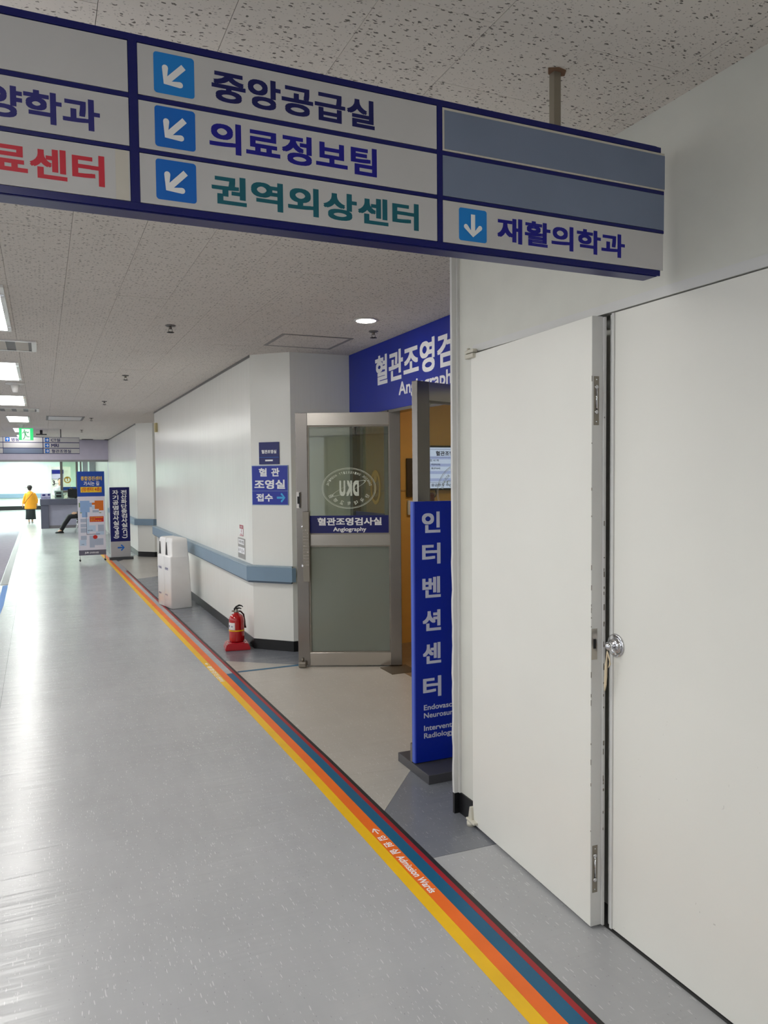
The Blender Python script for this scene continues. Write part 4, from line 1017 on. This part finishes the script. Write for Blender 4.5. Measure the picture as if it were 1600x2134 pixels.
def sprinkler(x, y, label, proto=[None]):
    if proto[0] is None:
        r = empty('sprinkler_head', (x, y, ZC))
        MB().lathe([(.040, -.0005), (.040, -.004), (.030, -.010), (.014, -.012)], (0, 0, 0), 20).build('rosette', grey_metal, r)
        MB().tube([(0, 0, -.010), (0, 0, -.030)], .012, 12).tube([(-.012, 0, -.028), (-.016, 0, -.045), (0, 0, -.055)], .003, 6).tube([(.012, 0, -.028), (.016, 0, -.045), (0, 0, -.055)], .003, 6).build('body', steel_dark, r)
        MB().lathe([(.028, -.054), (.030, -.056), (.010, -.060)], (0, 0, 0), 16).build('deflector', black, r)
        proto[0] = r
    else: r = copy_tree(proto[0]); r.location = (x, y, ZC)
    tag(r, label, 'sprinkler', 'ceiling sprinklers')
for (x, y), l in zip(((.955, 6.24), (.92, 9.41), (.915, 12.63), (.92, 16.16), (.92, 20.15), (2.536, 5.883)),
                     ('nearest corridor ceiling sprinkler head', 'second corridor sprinkler head from the near end', 'third corridor sprinkler head from the near end', 'fourth corridor sprinkler head, right of the slot diffuser', 'farthest corridor sprinkler head before the header', 'sprinkler head beside the round downlight')): sprinkler(x, y, l)
sm = thing('smoke_detector', (-.27, 10.62, ZC), 0, 'white cone shaped smoke detector behind the second ceiling light', 'detector')
MB().lathe([(.11, -.0005), (.11, -.012), (.06, -.022)], (0, 0, 0), 24).build('base', white_pl, sm); MB().lathe([(.052, -.022), (.034, -.10), (.028, -.115)], (0, 0, 0), 20).build('cone', white_pl, sm)
pj = thing('ceiling_bracket', (.02, 20.5, ZC), 0, 'small black bracket on the ceiling right of the exit sign', 'bracket')
MB().box(-.03, -.04, -.09, .03, .04, -.0005).build('mount', black, pj); MB().box(-.12, -.05, -.115, .12, .05, -.091, .005).build('head', black, pj)

# ------------------------------------------------------------------ reception desk, lobby
ds = thing('reception_desk', (-.06, 29.0, 0), 0, 'dark grey reception desk with a paler recessed front', 'desk')
dark_lam = mat('dark_grey_laminate', srgb(86, 84, 100), rough=.4); lil = mat('lilac_grey_laminate', srgb(150, 144, 162), rough=.45)
MB().box(0, 0, 0, .25, .7, .82).build('pedestal', dark_lam, ds); MB().box(1.7, 0, 0, 1.9, .7, .82).build('pedestal', dark_lam, ds)
MB().box(-.02, -.02, .82, 1.92, .75, 1.02, .005).build('counter', dark_lam, ds)
MB().box(.25, .06, .10, 1.7, .10, .82).build('front_panel', lil, ds); MB().box(.25, .045, 0, 1.7, .10, .10).build('kick_plate', mat('taupe_kick', srgb(112, 104, 110), rough=.5), ds)
bx_ = thing('desk_notice', (.0, 29.05, 1.022), 0, 'small lilac notice box with dark lettering on the left of the desk', 'notice')
MB().box(-.05, 0, 0, .27, .12, .20, .004).build('box', mat('lilac_card', srgb(170, 162, 190), rough=.5), bx_)
Print().text('안내데스크', -.03, .02, .25, .065, .03).rect(.0, .11, .10, .17).rect(.18, .12, .24, .18).build('lettering', ink_navy, bx_, -.001)
mo = thing('desk_monitor', (1.04, 29.3, 1.022), 0, 'black monitor on the reception desk before the seated clerk', 'monitor')
MB().box(-.22, 0, .06, .30, .04, .34, .006).build('screen_housing', black, mo); MB().box(0, .0, 0, .08, .04, .06).build('stand', black, mo)
pr_ = thing('desk_printer', (.42, 29.45, 1.022), 0, 'grey green machine on the desk left of the pillar', 'machine')
MB().box(-.02, 0, 0, .26, .3, .28, .01).build('body', mat('grey_green_plastic', srgb(120, 134, 128), rough=.5), pr_); MB().box(.03, -.006, .05, .20, 0, .13).box(.03, -.006, .17, .20, 0, .23).build('slot', black, pr_)
# glass partition
gp = empty('window_2', (.64, 31.5, 0)); struct(gp, 'glass partition with steel posts behind the reception desk')
for a, b in ((0, .09), (.55, .63), (.70, .76)): MB().box(a, 0, 0, b, .09, 2.6).build('post', steel_v, gp)
MB().box(.09, .03, 1.42, .55, .04, 2.6).box(.09, .03, .2, .55, .04, 1.2).build('pane', glass, gp)
MB().box(.09, .02, 1.20, .70, .06, 1.28).build('transom', steel_v, gp); MB().box(.09, .015, 1.285, .70, .028, 1.415).build('name_band', mat('petrol_blue_band', srgb(10, 60, 130), rough=.4), gp)
gold_seal(.64+.25, 31.515, 1.68, .125, .125, 0, 'round gold emblem on the partition glass behind the desk')
struct(MB().box(1.44, 31.5, 0, 1.62, 31.6, ZC).box(1.68, 31.5, 0, 1.9, 31.6, ZC).build('wall_partition', mat('cool_grey_paint', srgb(160, 162, 166), rough=.5)))
kb = thing('kiosk_wall', (.25, 36, 0), 0, 'grey kiosk bay with a dark header sign beyond the desk', 'kiosk')
MB().box(0, 0, 0, .14, .2, 2.3).build('side_post', mat('pale_sage_paint', srgb(190, 200, 186), rough=.5), kb)
MB().box(.141, .1, 0, .9, .2, 2.25).build('back_panel', mat('warm_grey_laminate', srgb(190, 186, 180), rough=.5), kb)
MB().box(.15, .05, 1.95, .62, .099, 2.12).build('header_sign', navy_dk, kb)
MB().box(.15, .06, 1.72, .62, .099, 1.94).build('band', lil, kb)
Print().text('3', .17, 1.45, .27, 1.66, .04).text('번 창구', .28, 1.48, .50, 1.55, .02).text('Reception', .19, 1.40, .50, 1.44, .02).build('lettering', black, kb, .0985)
for i, (x, y) in enumerate(((-4, 28.5), (-1.2, 28.5), (-4, 33), (-1.2, 33), (1.4, 34.5), (-4, 38), (-1.0, 38), (2.2, 38), (-3, 43), (0, 43), (2.5, 43), (-1, 46.2))):
    r = thing('lobby_light', (x, y, 2.884), 0, 'bright square ceiling light in the lobby beyond the header', 'ceiling light', 'lobby ceiling lights')
    MB().box(-.62, -.62, -.012, .62, .62, -.0005).build('frame', white_pl, r); MB().box(-.58, -.58, -.016, .58, .58, -.0125).build('diffuser', lobby_m, r)

# ------------------------------------------------------------------ people
def remesh(o, v):
    m = o.modifiers.new('r', 'REMESH'); m.mode = 'VOXEL'; m.voxel_size = v; m.use_smooth_shade = True
    s = o.modifiers.new('s', 'SMOOTH'); s.iterations = 3; s.factor = .5
def hand(m_, w, d, side):
    """wrist w, direction d: palm, four fingers, thumb"""
    w = Vector(w); d = Vector(d).normalized(); sdv = Vector((0, side, 0)) if abs(d.z) > .5 else Vector((0, 0, 1)); fw = d.cross(sdv).normalized()
    palm = w + d*.05; m_.tube([w, w+d*.02, palm, w+d*.085], [.020, .026, .032, .026], 10)
    for i, ln in enumerate((.058, .068, .064, .050)):
        b = w + d*.08 + sdv*(.024 - .016*i); m_.tube([b, b + d*ln*.5, b + d*ln*.9 + fw*.018], [.0085, .008, .007], 8)
    t = w + d*.03 + sdv*.026; m_.tube([t, t + d*.025 + sdv*.018, t + d*.055 + sdv*.022], [.011, .010, .008], 8)
# walking person in the orange jacket, seen from behind
pa = thing('person', (-.43, 33.0, 0), 0, 'person in an orange jacket, black skirt and dark cap walking away', 'person')
m_ = MB()
m_.loft([(0, 0, .62, .13, .10), (0, 0, .80, .15, .11), (0, 0, .95, .125, .10), (0, 0, 1.10, .15, .11), (0, 0, 1.19, .15, .09), (0, 0, 1.235, .06, .06)])
m_.tube([(0, 0, 1.20), (-.005, .01, 1.30)], [.052, .048])
m_.ball((-.012, .012, 1.375), .072, .088, .10); m_.ball((-.012, .10, 1.35), .018, .02, .02)
for s in (-1, 1): m_.ball((-.012 + s*.072, .01, 1.36), .012, .018, .028)
m_.tube([(-.075, 0, .80), (-.07, .03, .45), (-.065, -.06, .10)], [.075, .052, .033]); m_.tube([(.07, 0, .80), (.06, .05, .45), (.05, .07, .08)], [.075, .052, .033])
m_.tube([(-.065, -.07, .09), (-.065, .02, .05), (-.065, .08, .03)], [.035, .035, .025]); m_.tube([(.05, .06, .05), (.05, .12, .04), (.05, .18, .025)], [.035, .033, .024])
for s, hx in ((-1, -.27), (1, .225)):
    m_.tube([(s*.14, 0, 1.18), (s*.19, .0, .98), (hx, .02, .76)], [.048, .040, .026]); hand(m_, (hx, .02, .76), (s*.12, .05, -1), -s)
b_ = m_.build('body', skin, pa); remesh(b_, .009)
jk = MB()
jk.loft([(0, 0, .56, .205, .15), (0, 0, .585, .215, .155), (0, 0, .85, .20, .15), (0, 0, 1.02, .18, .14), (0, 0, 1.14, .165, .12), (0, 0, 1.20, .125, .09), (0, 0, 1.245, .075, .07)], 28)
jk.tube([(-.12, 0, 1.165), (-.185, 0, 1.02), (-.225, .01, .88), (-.258, .02, .77)], [.066, .062, .058, .046], 14)
jk.tube([(.12, 0, 1.165), (.19, 0, 1.02), (.225, .01, .88), (.222, .02, .77)], [.066, .062, .060, .046], 14)
j_ = jk.build('jacket', mat('orange_fabric', srgb(242, 160, 38), rough=.7, bump=((30, 30, 8), .5, .012)), pa); remesh(j_, .012)
MB().loft([(0, 0, .155, .19, .135), (0, 0, .38, .175, .13), (0, 0, .60, .165, .125), (0, 0, .665, .16, .12)], 28).build('skirt', mat('black_pleated_fabric', srgb(36, 40, 44), rough=.7, bump=((60, 10, 2), .6, .01)), pa)
MB().loft([(-.012, .01, 1.372, .088, .104), (-.012, .01, 1.42, .092, .106), (-.012, .01, 1.462, .080, .094), (-.012, .01, 1.488, .050, .06), (-.012, .01, 1.494, .015, .02)], 20).prism([(-.06, -.05), (-.15, -.04), (-.195, .02), (-.195, .06), (-.15, .10), (-.05, .09)], 1.378, 1.392).build('cap', mat('dark_brown_fabric', srgb(48, 38, 40), rough=.7), pa)
MB().loft([(-.012, -.012, 1.295, .055, .05), (-.012, -.005, 1.33, .070, .075), (-.012, 0, 1.38, .077, .092)], 18).build('hair', hair, pa)
MB().tube([(-.20, -.12, .78), (-.12, -.158, .92), (0, -.150, 1.06), (.09, -.12, 1.17), (.12, -.07, 1.215)], .009, 8).build('bag_strap', mat('brown_leather', srgb(110, 60, 30), rough=.5), pa)
for c_ in ((-.065, .02, .035), (.05, .12, .035)): MB().ball(c_, .045, .11, .034).build('shoe', white_pl, pa)

# seated person on a chair behind the banner
ch = thing('waiting_chair', (1.22, 26.3, 0), 0, 'silver legged waiting chair mostly hidden behind the banner', 'chair')
MB().box(-.24, -.24, .40, .24, .24, .445, .02).build('seat', black, ch); MB().box(.20, -.22, .50, .25, .22, .92, .02).build('backrest', black, ch)
for sx in (-1, 1):
    for sy in (-1, 1): MB().tube([(sx*.20, sy*.18, .42), (sx*.24, sy*.21, .2), (sx*.30, sy*.22, .012)], .014, 8).build('leg', chrome, ch)
pb = thing('person', (1.17, 26.3, 0), 0, 'seated person in black trousers and pointed black shoes, mostly hidden behind the banner', 'person')
m_ = MB()
m_.loft([(0, 0, .50, .13, .17), (.0, 0, .62, .12, .155), (.02, 0, .80, .11, .16), (.03, 0, .95, .11, .18), (.03, 0, 1.02, .06, .07)])
m_.tube([(.02, 0, 1.0), (.0, 0, 1.10)], [.055, .05]); m_.ball((-.005, 0, 1.19), .090, .075, .115); m_.ball((-.095, 0, 1.18), .02, .014, .02)
for s in (-1, 1):
    m_.ball((.0, s*.076, 1.185), .02, .012, .028)
    m_.tube([(.0, s*.10, .56), (-.40, s*.09, .50), (-.66, s*.08, .10)], [.085, .062, .04]); m_.tube([(-.65, s*.08, .09), (-.75, s*.08, .045)], [.038, .028])
    m_.tube([(.03, s*.18, .98), (.02, s*.22, .74), (-.20, s*.14, .62)], [.048, .04, .028]); hand(m_, (-.20, s*.14, .62), (-1, 0, -.1), s)
remesh(m_.build('body', skin, pb), .010)
tr = MB()
for s in (-1, 1): tr.tube([(.04, s*.09, .56), (-.20, s*.095, .55), (-.40, s*.09, .515), (-.54, s*.085, .30), (-.65, s*.08, .10)], [.10, .095, .078, .070, .062], 14)
remesh(tr.build('trousers', mat('black_cloth', srgb(20, 20, 26), rough=.6), pb), .012)
tp_ = MB().loft([(0, 0, .52, .15, .19), (0, 0, .70, .14, .18), (.02, 0, .90, .13, .20), (.03, 0, .99, .09, .12)])
for s in (-1, 1): tp_.tube([(.03, s*.17, .95), (.02, s*.23, .74), (-.17, s*.15, .62)], [.07, .058, .045])
remesh(tp_.build('jumper', mat('striped_dark_cloth', srgb(40, 40, 46), rough=.7), pb), .012)
sh = MB()
for s in (-1, 1): sh.loft([(-.70, s*.08, .012, .13, .045), (-.70, s*.08, .04, .12, .042), (-.66, s*.08, .075, .06, .04)], 16)
sh.build('shoe', black, pb); MB().ball((.015, 0, 1.225), .094, .084, .098).build('hair', hair, pb)

# seated clerk and standing person in white behind the desk
def bust(x, y, base, label, cloth, lean, name='person'):
    r = thing(name, (x, y, base), 0, label, 'person'); m_ = MB()
    m_.loft([(0, 0, .02, .14, .10), (0, 0, .30, .13, .10), (0, 0, .50, .17, .11), (0, 0, .56, .10, .08), (0, 0, .60, .055, .055)])
    m_.tube([(0, 0, .58), (lean, 0, .68)], [.052, .048]); m_.ball((lean, -.01, .77), .074, .090, .108); m_.ball((lean, -.10, .755), .013, .018, .02)
    for s in (-1, 1):
        m_.ball((lean+s*.074, 0, .765), .012, .018, .028)
        m_.tube([(s*.17, 0, .52), (s*.21, -.02, .28), (s*.12, -.22, .22)], [.045, .038, .026]); hand(m_, (s*.12, -.22, .22), (0, -1, -.1), s)
        m_.tube([(s*.09, 0, .05), (s*.09, -.05 if base > .5 else -.42, -.03 if base <= .5 else -.40), (s*.09, -.02 if base > .5 else -.42, -base+.07)], [.085, .06, .04])
        m_.tube([(s*.09, -.02 if base > .5 else -.42, -base+.05), (s*.09, -.16 if base > .5 else -.56, -base+.035)], [.038, .028])
    remesh(m_.build('body', skin, r), .010)
    c = MB().loft([(0, 0, -.02, .17, .13), (0, 0, .28, .16, .12), (0, 0, .50, .19, .13), (0, 0, .565, .12, .09), (0, 0, .60, .065, .06)])
    for s in (-1, 1): c.tube([(s*.165, 0, .51), (s*.215, -.02, .28), (s*.135, -.19, .225)], [.066, .056, .042])
    remesh(c.build('top', cloth, r), .012)
    h = MB().ball((lean, .015, .80), .085, .092, .098); h.tube([(lean, .05, .80), (lean, .07, .66)], [.07, .05]); h.build('hair', hair, r)
    lg = MB()
    for s in (-1, 1):
        if base > .5: lg.tube([(s*.09, 0, .05), (s*.09, 0, -.40), (s*.09, 0, -base+.08)], [.10, .08, .06])
        else: lg.tube([(s*.09, 0, .05), (s*.09, -.42, -.0), (s*.09, -.42, -base+.08)], [.10, .08, .06])
    lg.build('trousers', black, r)
    c2 = MB()
    for s in (-1, 1): c2.loft([(s*.09, -.08 if base > .5 else -.50, -base+.004, .045, .12), (s*.09, -.08 if base > .5 else -.50, -base+.06, .04, .10)], 14)
    c2.build('shoe', black, r)
    return r
bust(.98, 30.2, .50, 'dark haired clerk in black seated behind the reception desk', mat('black_cloth', (0, 0, 0, 1)), 0.0)
bust(.62, 32.6, .86, 'dark haired person in white standing behind the desk left of the post', mat('white_cloth', srgb(238, 238, 240), rough=.7), .03)
cs = thing('office_stool', (.98, 30.25, 0), 0, 'low black stool under the seated clerk behind the desk', 'stool')
MB().lathe([(.19, .40), (.20, .42), (.19, .45)], (0, 0, 0), 20).build('seat', black, cs); MB().tube([(0, 0, .05), (0, 0, .40)], .025).lathe([(.22, .0), (.20, .03), (.04, .05)], (0, 0, 0), 20).build('pedestal', steel_dark, cs)
